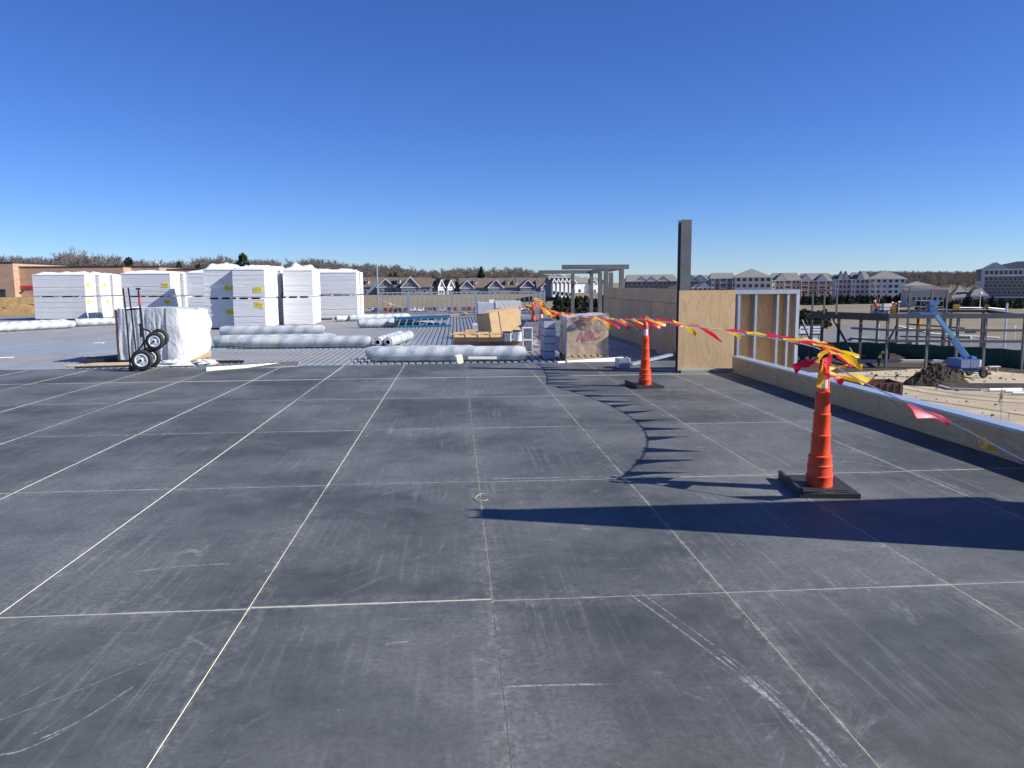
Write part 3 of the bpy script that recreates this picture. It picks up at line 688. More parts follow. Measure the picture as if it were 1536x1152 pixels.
roll('wrapped roll half covered by the blue ladder', PK(538, 492), PK(650, 489.5), .18)
roll('farther wrapped roll behind the ladder roll', PK(524, 482), PK(614, 479.5), .16)
roll('short end roll lying before the long bundle stack', PK(504, 482.5), PK(523, 481.8), .14)
roll('long wrapped roll reaching out of the frame at the strand board side', PK(-70, 502), PK(111, 492), .17)
roll('wrapped roll lying in line toward the hand truck stack', PK(113, 490), PK(176, 487.5), .17)
roll('wrapped roll behind the long one at the strand board side', PK(-40, 494.5), PK(100, 487), .13)

# ------------------------------------------------------------------ blue ladder on its side
A, B = PK(593, 491.5), PK(677, 490)
lt = thing('blue_ladder', 'blue fibreglass ladder lying on its side in front of the wrapped rolls', 'ladder', A, math.atan2((B-A).y, (B-A).x))
L = (B-A).length
MB().box(0, L, -.04, .04, .0, .085).obj('side_rail', MAT['fibre'], lt)
MB().beam((0, .0, .37), (L*.98, .0, .44), .08, .10).obj('side_rail', MAT['fibre'], lt)
MB().beam((.1, .16, .12), (L*.96, .16, .10), .05, .10).obj('rear_rail', MAT['fibre'], lt)
MB().beam((.1, .16, .30), (L*.96, .16, .33), .05, .12).obj('rear_rail', MAT['fibre'], lt)
for k in range(8):
    x = .12+(L-.3)*k/7; MB().beam((x, 0, .085), (x+.10, 0, .345+.06*k/7), .075, .035).obj('rung', MAT['alu'], lt)
MB().box(-.03, .02, -.05, .05, 0, .46).obj('end_cap', MAT['rubber'], lt)
MB().beam((L*.45, .02, .1), (L*.9, .02, .40), .03, .03).obj('spreader', MAT['alu'], lt)

# ------------------------------------------------------------------ tipped bundle in white plastic
from mathutils import noise as mnoise
q = PK(172, 546); tb = thing('tipped_foam_bundle', 'foam board bundle standing on edge in torn white plastic behind the hand truck', 'insulation bundle', (q.x, q.y+.25, DK), R(-3))
mb = MB()
for i in range(24):
    x = .04+i*.0455; dz = rnd.uniform(-.008, .008); mb.box(x+.001, x+.0435, rnd.uniform(-.012,.004), 1.2, .07, 1.225+dz-.0018*i)
mb.obj('foam_boards', MAT['foam'], tb)['kind'] = 'stuff'
MB().box(-.03, .035, -.005, 1.21, .05, 1.20).obj('brown_end_board', MAT['cardd'], tb)
mb = MB(); nx, nz = 22, 18
def bulge(u, v):      # plastic draped over the right end: u around, v up
    a = u*math.pi*.62; x = 1.13+.62*math.sin(a)**.7*(1-.25*abs(v-.45)); y_ = -.02+1.15*(1-math.cos(a))/1.4
    n1 = mnoise.noise(Vector((u*3, v*3.2, 2.1)))*.13+mnoise.noise(Vector((u*9, v*2.5, 5)))*.045
    top_ = 1.22-.10*u*(u < .6)-.16*max(0, u-.5)
    return (x+n1*u*1.1, y_+n1*.35-.03, .02+v*top_)
for j in range(nz+1):
    for i in range(nx+1): mb.v.append(bulge(i/nx, j/nz))
for j in range(nz):
    for i in range(nx): k = j*(nx+1)+i; mb.f.append((k, k+1, k+nx+2, k+nx+1)); mb.m.append(0)
o = len(mb.v); top_row = [mb.v[nz*(nx+1)+i] for i in range(nx+1)]
mb.v += [(1.1, .9, 1.24)]+top_row; mb.f += [(o, o+1+i, o+2+i) for i in range(nx)]; mb.m += [0]*nx
mb.obj('loose_plastic', MAT['filmw'], tb, smooth=70)
mb = MB(); nx, nz = 34, 10
for j in range(nz+1):
    for i in range(nx+1):
        x = .035+1.12*i/nx; v = j/nz; ple = .014*math.sin(i*2.2+mnoise.noise(Vector((i*.7, v*2, 0)))*4)*(1-.3*v)
        mb.v.append((x, -.025+ple, .07+v*1.155))
for j in range(nz):
    for i in range(nx): k = j*(nx+1)+i; mb.f.append((k, k+1, k+nx+2, k+nx+1)); mb.m.append(0)
mb.obj('pleated_plastic', MAT['filmw'], tb, smooth=70)
mb = MB()
for j in range(9):
    for i in range(13):
        x = .0+1.18*i/12; yy = -.02+1.2*j/8
        mb.v.append((x, yy, 1.232-.02*abs(i-6)/6+.025*mnoise.noise(Vector((x*4, yy*3, 9)))))
for j in range(8):
    for i in range(12): k = j*13+i; mb.f.append((k, k+1, k+14, k+13)); mb.m.append(0)
mb.obj('top_plastic', MAT['filmw'], tb, smooth=70)

# ------------------------------------------------------------------ four wheel hand truck
q = P(214, 556, .0)
ht = thing('hand_truck', 'black four wheel hand truck with white hubs at the edge of the black boards', 'hand truck', (q.x, q.y-.05, .001), R(0))
S_ = 15.4/1160     # metres per photo pixel there
def hx(px): return (px-214)*S_
def hz(py): return (556-py)*S_
fr = MB()
fr.path([(hx(198.5),0,hz(555)), (hx(198),0,hz(480)), (hx(196),0,hz(437))], .017, 8)
fr.path([(hx(195.5),.42,hz(533)), (hx(192.5),.42,hz(470)), (hx(190.5),.42,hz(436))], .016, 8)
fr.path([(hx(221),0,hz(530)), (hx(219),0,hz(485)), (hx(217),0,hz(442))], .018, 8)
fr.tube((hx(197),0,hz(468)), (hx(219),0,hz(466)), .013); fr.tube((hx(197),0,hz(468)), (hx(192.5),.42,hz(468)), .012)
fr.tube((hx(192.5),.42,hz(468)), (hx(219),0,hz(466)), .012)
fr.tube((hx(208),0,hz(530)), (hx(222),0,hz(512)), .016); fr.tube((hx(199),0,hz(540)), (hx(222),0,hz(528)), .016)
fr.tube((hx(219),0,hz(495)), (hx(228),0,hz(498)), .016); fr.tube((hx(228),0,hz(498)), (hx(236),.1,hz(513)), .016)
fr.tube((hx(221),0,hz(530)), (hx(236),.1,hz(526)), .02)
fr.obj('tube_frame', MAT['blackp'], ht, smooth=40)
hb = MB(); hb.tube((hx(214),0,hz(438)), (hx(220),0,hz(438)), .018, None, 10); hb.tube((hx(217),0,hz(443)), (hx(217),0,hz(437)), .014); hb.obj('tee_handle', MAT['blackp'], ht, smooth=40)
MB().tube((hx(217.3),-.001,hz(462)), (hx(217.8),-.001,hz(450)), .021, None, 10).obj('red_grip_label', MAT['red'], ht, smooth=40)
lg = MB(); lg.beam((hx(211),.2,hz(508)), (hx(211),.2,hz(488)), .035, .05); lg.tube((hx(205),.3,hz(491)), (hx(211),.2,hz(491)), .012); lg.tube((hx(206),.3,hz(504)), (hx(211),.2,hz(504)), .012); lg.obj('grip_bracket', MAT['blackp'], ht)
MB().box(hx(197), hx(203), -.02, .45, 0, hz(549)).obj('toe_plate', MAT['blackp'], ht)
def wheel(cx, cz, cy, r):
    w = MB().torus((0,0,0), (0,1,0), r-.045, .045, 32, 12).obj('wheel', MAT['tyre'], ht, smooth=True, loc=(cx, cy, cz))
    h = MB(); n = 24; pr = [(r*.62, -.030), (r*.60, -.044), (r*.54, -.046), (r*.48, -.036), (r*.20, -.034), (r*.16, -.05), (.0001, -.05)]
    for rad, yy in pr:
        for j in range(n): a = 2*math.pi*j/n; h.v.append((rad*math.cos(a), yy, rad*math.sin(a)))
    for k in range(len(pr)-1):
        for j in range(n): j2 = (j+1) % n; h.f.append((k*n+j, k*n+j2, (k+1)*n+j2, (k+1)*n+j)); h.m.append(0)
    h.obj('wheel_hub', MAT['hub'], w, smooth=30)
    b = MB(); b.tube((0,-.062,0), (0,.06,0), .022, None, 10)
    for k in range(5):
        a = 2*math.pi*k/5; b.tube((r*.36*math.cos(a), -.042, r*.36*math.sin(a)), (r*.36*math.cos(a), -.03, r*.36*math.sin(a)), .01, None, 6)
    b.obj('axle_bolt', MAT['blackp'], w)
for cx, cz, cy, r in ((hx(217), hz(540), -.06, .205), (hx(217), hz(539), .36, .205), (hx(236.5), hz(513), -.04, .178), (hx(232), hz(510), .36, .178)):
    wheel(cx, cz, cy, r)
MB().tube((hx(217), -.05, hz(540)), (hx(217), .36, hz(539)), .016).tube((hx(236.5), -.03, hz(513)), (hx(232), .36, hz(510)), .016).obj('axle', MAT['blackp'], ht)

# ------------------------------------------------------------------ debris near the hand truck
def slab(name, label, cat, c, size, rz, m_, rx=0, ry=0):
    return tag(MB().obox((0,0,0), size).obj(name, m_, None, loc=c, rot=(rx, ry, rz)), label, cat)
mb = MB(); mb.obox((0,0,0), (2.1,.55,.012)); mb.m = [0,0,1,1,1,1]
q = P(352, 551, .03); tag(mb.obj('cover_board_offcut', [MAT['cover'], MAT['cream']], None, loc=(q.x+.1, q.y+.35, .012), rot=(R(5), R(-1.4), R(8))), 'black cover board offcut propped with its edge up before the wrapped rolls', 'board')
q0, q1 = P(309, 555.5, .012), P(428, 545.5, .02)
tag(MB().beam((0,0,.035), (q1-q0), .05, .075).obj('cream_foam_strip', MAT['cream'], None, loc=(q0.x, q0.y, .0)), 'long cream foam strip lying at the edge of the black boards', 'foam strip')
q = PK(140, 545); slab('folded_black_sheet', 'folded black membrane sheet lying left of the hand truck', 'sheet', (q.x+.1, q.y+.35, DK+.06), (.85,.5,.09), R(10), MAT['rubber'], R(4), R(-4))
for k, (px, py, L, w) in enumerate(((150, 549, 1.35, 'brown board under the black membrane sheet'), (182, 547, 1.2, 'longer brown board under the tipped bundle'), (165, 553, 1.3, 'thin dark board at the edge left of the hand truck'))):
    q = PK(px, py); slab('loose_board', w, 'board', (q.x, q.y, DK+.02+.012*k), (L, .16, .03), R(3+3*k), MAT['wood'] if k < 2 else MAT['rubber'])
def crumple(name, label, cat, c, s, m_, seed, squash=.5):
    mb = MB(); n, k = 14, 9; rr = random.Random(seed)
    for j in range(k+1):
        th = math.pi*j/k
        for i in range(n):
            a = 2*math.pi*i/n; d = Vector((math.sin(th)*math.cos(a), math.sin(th)*math.sin(a), math.cos(th)))
            rr_ = 1+.55*mnoise.noise(d*2.3+Vector((seed*3.1, 0, 0)))+.35*mnoise.noise(d*5+Vector((0, seed, 0)))
            mb.v.append((d.x*s[0]*rr_, d.y*s[1]*rr_, max(-.02, d.z*s[2]*rr_+s[2]*squash)))
    for j in range(k):
        for i in range(n): i2 = (i+1) % n; mb.f.append((j*n+i, (j+1)*n+i, (j+1)*n+i2, j*n+i2)); mb.m.append(0)
    return tag(mb.obj(name, m_, None, loc=c), label, cat)
q = PK(258, 549); crumple('torn_plastic', 'torn clear plastic bunched at the foot of the tipped bundle', 'plastic', (q.x, q.y, DK), (.42,.22,.08), MAT['filmw'], 2)
q = PK(305, 547); crumple('plastic_scrap', 'crumpled plastic scrap on loose cardboard near the wrapped rolls', 'plastic', (q.x, q.y+.1, DK), (.26,.18,.07), MAT['filmw'], 4)
q = PK(298, 541); slab('cardboard_scrap', 'bent tan cardboard scrap lying right of the tipped bundle', 'cardboard', (q.x, q.y, DK+.09), (.55,.45,.012), R(20), MAT['card'], R(9), R(-12))
q = PK(322, 543); slab('cardboard_flap', 'flat brown cardboard flap lying right of the tan scrap', 'cardboard', (q.x, q.y, DK+.03), (.8,.35,.012), R(-8), MAT['cardd'], R(3), R(4))
q = PK(340, 545); slab('dark_strip', 'dark rubber strip lying beyond the black offcut', 'strip', (q.x, q.y, DK+.04), (.75,.10,.05), R(-3), MAT['rubber'])
q = PK(308, 513); slab('carton_end', 'brown carton end showing behind the wrapped rolls', 'carton', (q.x-.2, q.y+.2, DK+.2), (.32,.3,.36), R(15), MAT['card'], 0, R(-12))
for k, (px, py, w) in enumerate(((148, 515, 'small pale paper scrap on the deck left of the tipped bundle'), (10, 537, 'small yellow scrap on the deck at the left edge'), (725, 748, 'wire loop lying on the black boards'))):
    if k < 2:
        q = PK(px, py); slab('paper_scrap', w, 'scrap', (q.x, q.y, DK+.012), (.3,.14,.008), R(10*k), MAT['cream'], R(3))
q = P(725, 748); w = MB(); pts = [(.06*math.cos(a)*(1+.3*math.sin(2*a)), .06*math.sin(a), .012+.012*math.sin(a)) for a in np.linspace(.3, 5.6, 14)]
tag(w.path([Vector(p) for p in pts], .003, 5).obj('wire_loop', MAT['core'], None, loc=q), 'thin bent wire loop lying on the black boards', 'wire')

# ------------------------------------------------------------------ cartons, pails and the wrapped pallet
def open_carton(name, label, cat, c, size, rz, m_in=None, rx=0, ry=0, flaps=(25, -40, 60, 15), group=None):
    sx, sy, sz = size; t = thing(name, label, cat, c, rz, group); t.rotation_euler = (rx, ry, rz); th = .008
    for nm, a in (('side_panel', (-sx/2,sx/2,-sy/2,-sy/2+th)), ('side_panel', (-sx/2,sx/2,sy/2-th,sy/2)), ('end_panel', (-sx/2,-sx/2+th,-sy/2+th,sy/2-th)), ('end_panel', (sx/2-th,sx/2,-sy/2+th,sy/2-th))):
        MB().box(*a, 0, sz).obj(nm, MAT['card'], t)
    MB().box(-sx/2+th, sx/2-th, -sy/2+th, sy/2-th, .002, .01).obj('bottom_panel', MAT['cardd'], t)
    fl = min(sx, sy)*.45
    for k, an in enumerate(flaps):
        if an is None: continue
        mb = MB(); w = (sx if k < 2 else sy)-.02; mb.box(-w/2, w/2, 0, fl, -.003, .003)
        loc = [(0,-sy/2,sz+.002), (0,sy/2,sz+.002), (-sx/2,0,sz+.002), (sx/2,0,sz+.002)][k]; rzz = [R(180), 0, R(90), R(-90)][k]
        mb.obj('flap', MAT['card'], t, loc=loc, rot=(R(an), 0, rzz))
    return t
q = PK(739, 507)
bx = thing('tipped_carton', 'large tan cardboard carton tipped on the deck with torn open flaps', 'carton', (q.x+.28, q.y+.2, DK+.06), R(28)); bx.rotation_euler = (R(-4), R(-7), R(28))
sx, sy, sz = 1.12, .85, .80; th = .01
for a, mm in (((-sx/2,sx/2,-sy/2,-sy/2+th),'card'), ((-sx/2,sx/2,sy/2-th,sy/2),'card'), ((-sx/2,-sx/2+th,-sy/2+th,sy/2-th),'card'), ((sx/2-th,sx/2,-sy/2+th,sy/2-th),'card')):
    MB().box(*a, 0, sz).obj('carton_panel', MAT[mm], bx)
MB().box(-sx/2+th, sx/2-th, -sy/2+th, sy/2-th, .002, .012).obj('bottom_panel', MAT['cardd'], bx)
MB().box(-sx/2+.01, sx/2-.01, 0, .30, -.004, .004).obj('flap', MAT['card'], bx, loc=(0,-sy/2,sz+.003), rot=(R(168),0,R(180)))
MB().box(-sx/2+.02, sx/2-.2, 0, .40, -.004, .004).obj('flap', MAT['card'], bx, loc=(-.05,sy/2,sz+.003), rot=(R(-172),0,0))
MB().box(-.36, .36, 0, .36, -.004, .004).obj('flap', MAT['card'], bx, loc=(-sx/2,0,sz+.003), rot=(R(-160),0,R(90)))
MB().box(-.005, .012, -.004, .004, 0, sz).obj('packing_strap', MAT['blackp'], bx, loc=(-.22,-sy/2-.005,0))
# row of small open cartons on a long flat tray
q = PK(680, 521)
tag(MB().box(0, 2.15, 0, .5, 0, .14).obj('flat_carton', MAT['cardd'], None, loc=(q.x, q.y+.1, DK+.005), rot=(0,0,R(1))), 'long flat brown carton under the row of small open cartons', 'carton')
for k, px in enumerate((690, 707, 726, 745)):
    q2 = PK(px, 521)
    open_carton('small_open_carton', ['small open carton at the ladder end of the row', 'small open carton with its back flap standing up', 'small open carton third along the row from the ladder', 'small open carton next to the white pails'][k], 'carton', (q2.x, q2.y+.28, DK+.148), (.335,.3,.19), R(2-k), None, 0, 0, ((-30, 75 if k == 1 else 20, 10, -15)), 'row of small open cartons')
def pail(label, c, m_='white', r=.13, h=.24):
    t = thing('white_pail', label, 'pail', c, 0, 'white pails beside the small cartons')
    MB().lathe([(r*.88,0),(r*.97,h*.9),(r,h*.92),(r,h)], 24).obj('pail_body', MAT[m_], t, smooth=40)
    MB().lathe([(r*1.05,h-.005),(r*1.05,h+.02),(r*.96,h+.026)], 24).obj('lid', MAT['rubber'], t, smooth=40)
    MB().torus((0,-.01,h*.8), (0,1,.25), r*1.02, .004, 16, 6, 0, 0, math.pi).obj('wire_handle', MAT['alu'], t, smooth=True)
q = PK(762, 521); pail('white dark lidded pail next to the small cartons', (q.x, q.y+.3, DK+.148)); q = PK(777, 521); pail('white dark lidded pail between its twin and the white crate', (q.x+.02, q.y+.38, DK+.148), r=.14, h=.27)
q = PK(785.5, 530); cr = thing('white_crate', 'white plastic crate with two open bays stood on end by the front roll', 'crate', (q.x, q.y+.3, DK))
w, h = .265, .62
MB().box(0, w, .02, .26, 0, .02).box(0, w, .02, .26, h-.02, h).box(0, .03, .02, .26, .02, h-.02).box(w-.03, w, .02, .26, .02, h-.02).box(.03, w-.03, .02, .26, h/2-.02, h/2+.02).obj('crate_frame', MAT['white'], cr)
MB().box(.03, w-.03, .2, .24, .02, h/2-.02).box(.03, w-.03, .2, .24, h/2+.02, h-.02).obj('back_panel', MAT['filmw'], cr)
q = PK(808, 527); crumple('clear_plastic_heap', 'heap of clear torn plastic film between the white crate and the cone', 'plastic', (q.x, q.y+.1, DK), (.28,.35,.16), MAT['film'], 6, .8)
q = PK(813, 536); crumple('red_plastic_scrap', 'small crumpled red plastic scrap on the deck ribs', 'scrap', (q.x-.02, q.y, DK), (.07,.07,.03), MAT['pink'], 8)
q = P(797, 553.5); crumple('white_paper_scrap', 'small white paper scrap on the black boards by the deck edge', 'scrap', (q.x+.1, q.y, .001), (.05,.04,.015), MAT['white'], 9)
q = PK(732, 546); slab('foam_offcut', 'cream foam offcut leaning against the front roll', 'foam scrap', (q.x-.62, q.y+.05, DK+.11), (.14,.10,.18), R(20), MAT['cream'], R(12), R(-14))
tag(MB().box(0, .62, 0, .06, 0, .05).obj('cream_edge_strip', MAT['cream'], None, loc=(q.x-.42, q.y+.12, DK+.10), rot=(0, R(1), R(2))), 'cream edged dark strip lying along the front roll', 'strip')

# wrapped pallet
PY = 17.0; PXL = D(850, 500, 17.0).x
pal = thing('wood_pallet', 'pale wood pallet under the film wrapped load', 'pallet', (PXL-.02, PY, DK), R(0))
for k in range(3): MB().box(.0, .98, -.02+.5*k, .08+.5*k, .02, .10).obj('stringer', MAT['wood'], pal)
for k in range(7): MB().box(.01+.145*k, .10+.145*k, -.03, 1.12, .10, .122).obj('deck_slat', MAT['wood'], pal)
for k in range(3): MB().box(.02+.4*k, .14+.4*k, -.03, 1.12, 0, .02).obj('bottom_slat', MAT['wood'], pal)
ld = thing('wrapped_load', 'film wrapped cardboard load lettered ABC on the wood pallet', 'wrapped pallet load', (PXL, PY, DK+.124))
W_, H_, D_ = .93, .88, 1.05
MB().box(.012, W_, .012, D_, .002, H_*.62).obj('lower_carton', MAT['card'], ld)
MB().add([(.012,.012,H_*.625),(W_,.012,H_*.625),(W_,D_,H_*.625),(.012,D_,H_*.625),(.012,.05,H_*.86),(W_,.03,H_),(W_,D_,H_),(.012,D_,H_*.9)], [(3,2,1,0),(4,5,6,7),(0,1,5,4),(1,2,6,5),(2,3,7,6),(3,0,4,7)]).obj('upper_carton', MAT['cardd'], ld)
MB().box(.10, .20, .004, .010, H_*.70, H_*.80).obj('paper_label', MAT['white'], ld)
def text_mesh(s, size, shear, m_, ext=.001):
    cu = bpy.data.curves.new('lettering', 'FONT'); cu.body = s; cu.size = size; cu.shear = shear; cu.extrude = ext; cu.offset = size*.022; cu.align_x = 'CENTER'
    to = bpy.data.objects.new('lettering', cu); col.objects.link(to); bpy.context.view_layer.update()
    me = bpy.data.meshes.new_from_object(to.evaluated_get(bpy.context.evaluated_depsgraph_get())); col.objects.unlink(to); bpy.data.objects.remove(to)
    me.materials.clear(); me.materials.append(m_); me.name = 'lettering'; return me
ob('lettering', text_mesh('ABC', .29, .28, MAT['logod']), ld, (.48, .0085, .335), (R(90), R(-7), 0))
ob('lettering', text_mesh('ABC', .275, .28, MAT['logor']), ld, (.47, .0050, .325), (R(90), R(-7), 0))
MB().box(.30, .66, .005, .008, .27, .285).obj('logo_underline', MAT['bluesid'], ld)
fm = MB(); nx, nz = 26, 20
def filmp(s, v):   # unrolled around left side and front
    if s < .5: x, y_ = -.012, D_-(D_+.012)*(s/.5)
    else: x, y_ = -.012+(W_+.024)*((s-.5)/.5), -.012
    n1 = .028*mnoise.noise(Vector((s*11, v*4, 3)))+.012*mnoise.noise(Vector((s*23, v*11, 1)))
    top_ = (H_+.02)*(.93+.07*s)
    return (x-(abs(n1) if s < .5 else -n1*.1), y_-(abs(n1) if s >= .5 else 0), v*top_)
for j in range(nz+1):
    for i in range(nx*2+1): fm.v.append(filmp(i/(nx*2), j/nz))
for j in range(nz):
    for i in range(nx*2): k = j*(nx*2+1)+i; fm.f.append((k, k+1, k+nx*2+2, k+nx*2+1)); fm.m.append(0 if i >= nx else 1)
fm.obj('stretch_film', [MAT['film'], mat_film('clouded stretch film', .62, (.56,.58,.62), 9)], ld, smooth=70)
mb = MB()
for j in range(7):
    for i in range(11):
        x, yy = -.015+(W_+.03)*i/10, -.02+(D_+.03)*j/6; mb.v.append((x, yy, H_*(.93+.07*i/10)+.03+.035*mnoise.noise(Vector((x*5, yy*5, 4)))))
for j in range(6):
    for i in range(10): k = j*11+i; mb.f.append((k, k+1, k+12, k+11)); mb.m.append(0)
mb.obj('top_film', mat_film('cloudy top film', .6, (.75,.76,.8), 9), ld, smooth=70)
q = PK(819, 541)
for k in range(5):
    tag(MB().box(0, .255, 0, .9, 0, .158).obj('pale_box', MAT['bluesid'], None, loc=(q.x+.008*(k % 2), q.y+.35, DK+.002+.178*k)), ['bottom', 'second lowest', 'middle', 'second highest', 'top'][k]+' pale box of the stack beside the wrapped pallet', 'box', 'pale boxes stacked beside the wrapped pallet')
    if k: pass
    MB().box(.02, .24, .03, .85, .159, .177).obj('dark_gap_fill', MAT['dark'], bpy.data.objects[col.objects[-1].name])  # dark fill painting the shade in the gap between boxes
# channels and flashing in front of the pallet
q0, q1 = P(836, 544.5, 0), P(934, 537.5, 0); q0.z = q1.z = DK+.002
tag(MB().beam(Vector((0,0,.065)), (q1-q0)+Vector((0,0,.065)), .05, .13).obj('white_channel', MAT['white'], None, loc=q0), 'long white steel channel lying in front of the wrapped pallet', 'channel')
q = P(929, 553, 0); fl = thing('metal_flashing_block', 'short folded galvanised flashing piece standing by the second cone', 'flashing', (q.x, q.y+.02, .002), R(4))
MB().box(0, .20, .0, .30, 0, .175).obj('folded_face', MAT['galv'], fl); MB().box(.202, .22, -.004, .30, 0, .19).obj('bright_edge', MAT['white'], fl)
q0, q1 = P(946, 549, 0), P(1014, 534, 0)
tag(MB().beam(Vector((0,0,.035)), (q1-q0)+Vector((0,0,.06)), .10, .05).obj('bright_flashing', MAT['galv'], None, loc=q0), 'bright flashing length pointing at the lone steel column', 'flashing')
q = P(997, 531, 0); slab('flashing_offcut', 'flashing offcut resting near the base of the lone column', 'flashing', (q.x+.1, q.y+.2, .03), (.45,.14,.05), R(-14), MAT['wsid'], R(10))

# far end stack of panels, plank debris
q = PK(718, 476); pp = thing('panel_stack', 'low film covered panel stack behind the tipped carton', 'panel stack', (q.x, q.y+1.0, DK))
MB().box(0, .95, 0, 2.0, 0, .72).obj('panels', MAT['bluesid'], pp); MB().box(.96, 2.3, .05, 2.0, 0, .74).obj('panels', MAT['wsid'], pp); MB().box(.94, 2.32, -.03, 2.02, .45, .80).obj('film_cover', MAT['filmw'], pp)
tag(MB().box(0, .25, 0, .25, 0, .17).obj('small_tan_box', MAT['cream'], None, loc=(q.x+.62, q.y+1.2, DK+.722)), 'small tan box on top of the far panel stack', 'box')
for k, (px, py, L, rz) in enumerate(((676, 473, 1.6, 4), (695, 476, 1.5, -6), (702, 470.5, 1.2, 12))):
    q = PK(px, py); slab('loose_plank', ['loose plank nearest the blue ladder by the far panels', 'loose plank crossing toward the far panels', 'short loose plank beside the far panels'][k], 'plank', (q.x, q.y, DK+.03+.03*k), (L, .25, .03), R(rz), MAT['wood'])
tag(MB().box(0, .9, 0, 1.6, 0, .22).obj('grey_panel_pack', MAT['bluesid'], None, loc=(PK(709, 497).x, PK(709, 497).y, DK+.002), rot=(0,0,R(-2))), 'low grey panel pack lying behind the tipped carton', 'panel')

# ------------------------------------------------------------------ steel stud wall at the far roof edge
sw = thing('steel_stud_wall', 'open galvanised steel stud parapet wall at the far roof edge', 'stud wall', (0, 0, 0))
YS = 45.6; xl, xr = D(566, 450, YS).x, D(801, 450, YS).x; zt = D(690, 439, YS).z
x = xl; k = 0
while x < xr:
    z1 = zt; cstud(MB(), x, -.45, z1-.004, YS, .09, .055, False).obj('steel_stud', MAT['galv'], sw); x += .285; k += 1
MB().box(xl, xr, YS-.01, YS+.10, zt-.004, zt+.05).obj('top_track', MAT['track'], sw)
MB().box(xl, xr, YS-.01, YS+.10, DK-.10, DK+.05).obj('bottom_track', MAT['track'], sw)
MB().beam((D(549,440,YS).x, YS+.2, D(549,441,YS).z), (D(566,424,YS).x, YS+.2, D(566,424,YS).z), .12, .14).obj('raking_strut', MAT['galv'], sw)
for px in (611, 676, 712): xx = D(px, 450, YS).x; MB().box(xx, xx+.16, YS-.02, YS+.12, -.4, zt-.02).obj('jamb_post', MAT['galv'], sw)
ec = thing('sheeted_end_panel', 'blue grey sheeted panel at the corner of the steel stud wall', 'wall panel', (D(798,450,YS).x, YS-.2, -.4))
for k in range(6): MB().box(.13*k, .13*k+.122, -.012*(k % 2), .05, 0, zt+.42).obj('steel_stud', MAT['deckA'], ec)
q = PK(568, 470.5)
tag(MB().tube((0,0,0), (0,0,2.95), .05, .04, 10).box(-.14,.14,-.14,.14,0,.02).obj('steel_post', MAT['galv'], None, loc=(q.x, q.y-.2, DK+.001)), 'slim steel post rising above the far stud wall', 'post')

# strand board parapet on the left
op = thing('strand_board_parapet', 'orange tan strand board parapet below the brick building', 'parapet', (0, 51.2, 0))
for k in range(8):
    x = D(-60, 460, 51.2).x+2.44*k
    MB().box(x+.005, x+2.435, 0, .018, -.35, 1.02).obj('strand_board', MAT['osb'], op)
MB().box(-36, -18, .02, .2, -.36, 1.0).obj('framing', MAT['timber'], op)
structure(MB().box(-60, -6.5, 45.1, 51.15, -.30, DK-.03).obj('roof_extension', MAT['deckB']))
structure(MB().box(-60, -6.6, 45.25, 51.4, GZ, -.301).obj('building_wall', MAT['brick']))

# ------------------------------------------------------------------ brick building with red band
bb = thing('brick_building', 'tan brick store building with a red band behind the strand board parapet', 'building', (0, 0, 0))
YB = 64
def bxp(px0, px1, py_top, y0, y1, nm='brick_wall', m_='brick'):
    a, b = D(px0, 420, y0), D(px1, 420, y0); zt_ = D((px0+px1)/2, py_top, y0).z
    MB().box(a.x, b.x, y0, y1, GZ, zt_).obj(nm, MAT[m_], bb)
    MB().box(a.x-.03, b.x+.03, y0-.03, y1+.1, zt_+.002, zt_+.09).obj('coping', MAT['dark'], bb)
bxp(-90, 21, 395, YB-.8, YB+14); bxp(21.2, 186, 401, YB, YB+14); bxp(186.3, 240, 401, YB+1.5, YB+14); bxp(240.3, 312, 405, YB+3, YB+14)
a, b = D(23, 431, YB-.03), D(185, 431, YB-.03); MB().box(a.x, b.x, YB-.05, YB-.005, a.z-.13, a.z+.13).obj('red_band', MAT['red'], bb)
a = D(34, 436, YB); MB().beam((a.x, YB-.25, a.z-.1), (a.x+.4, YB-.02, a.z+.25), .1, .12).obj('gutter_spout', MAT['dark'], bb)
a, b = D(-12, 436, YB-.85), D(8.5, 446, YB-.85)
wf = MB().box(a.x, b.x, YB-.86, YB-.805, b.z, a.z).obj('window', MAT['glass'], bb); MB().box(a.x-.05, b.x+.05, YB-.90, YB-.862, a.z, a.z+.1).obj('frame', MAT['dark'], wf)

# ------------------------------------------------------------------ steel entrance frame on the right
ef = thing('steel_entrance_frame', 'grey steel portal frame with cantilevered beams beyond the tall plywood wall', 'steel frame')
def ebeam(p, q, w=.17, h=.17): MB().beam(p, q, w, h).obj('beam', MAT['steel'], ef)
y1, y2 = 27., 36.5
zn, zf = D(900, 400, y1).z, D(850, 407.5, y2).z
zn = (zn+zf)/2
zn = zf = D(893, 400.5, y1).z
zf = D(850, 408, y2).z
xa, xb = D(843, 400, y1).x, D(943, 400, y1).x
ebeam((xa, y1, zn), (xb, y1, zn), .16, .16)
xc, xd = D(808, 408, y2).x, D(900, 408, y2).x
ebeam((xc, y2, zf), (xd, y2, zf))
for px, yy, zz in ((909, y1, zn), (932, y1, zn), (859, y2, zf), (887, y2, zf)):
    xx = D(px, 430, yy).x; w_ = .15
    MB().box(xx-w_/2, xx+w_/2, yy-w_/2, yy+w_/2, GZ, zz-.09).obj('post', MAT['steel'], ef)
xs_ = D(932, 430, y1).x; xe_ = D(887, 430, y2).x
ebeam((D(909,430,y1).x, y1+.09, zn-.02), (xe_, y2-.09, zf-.02), .16, .16)
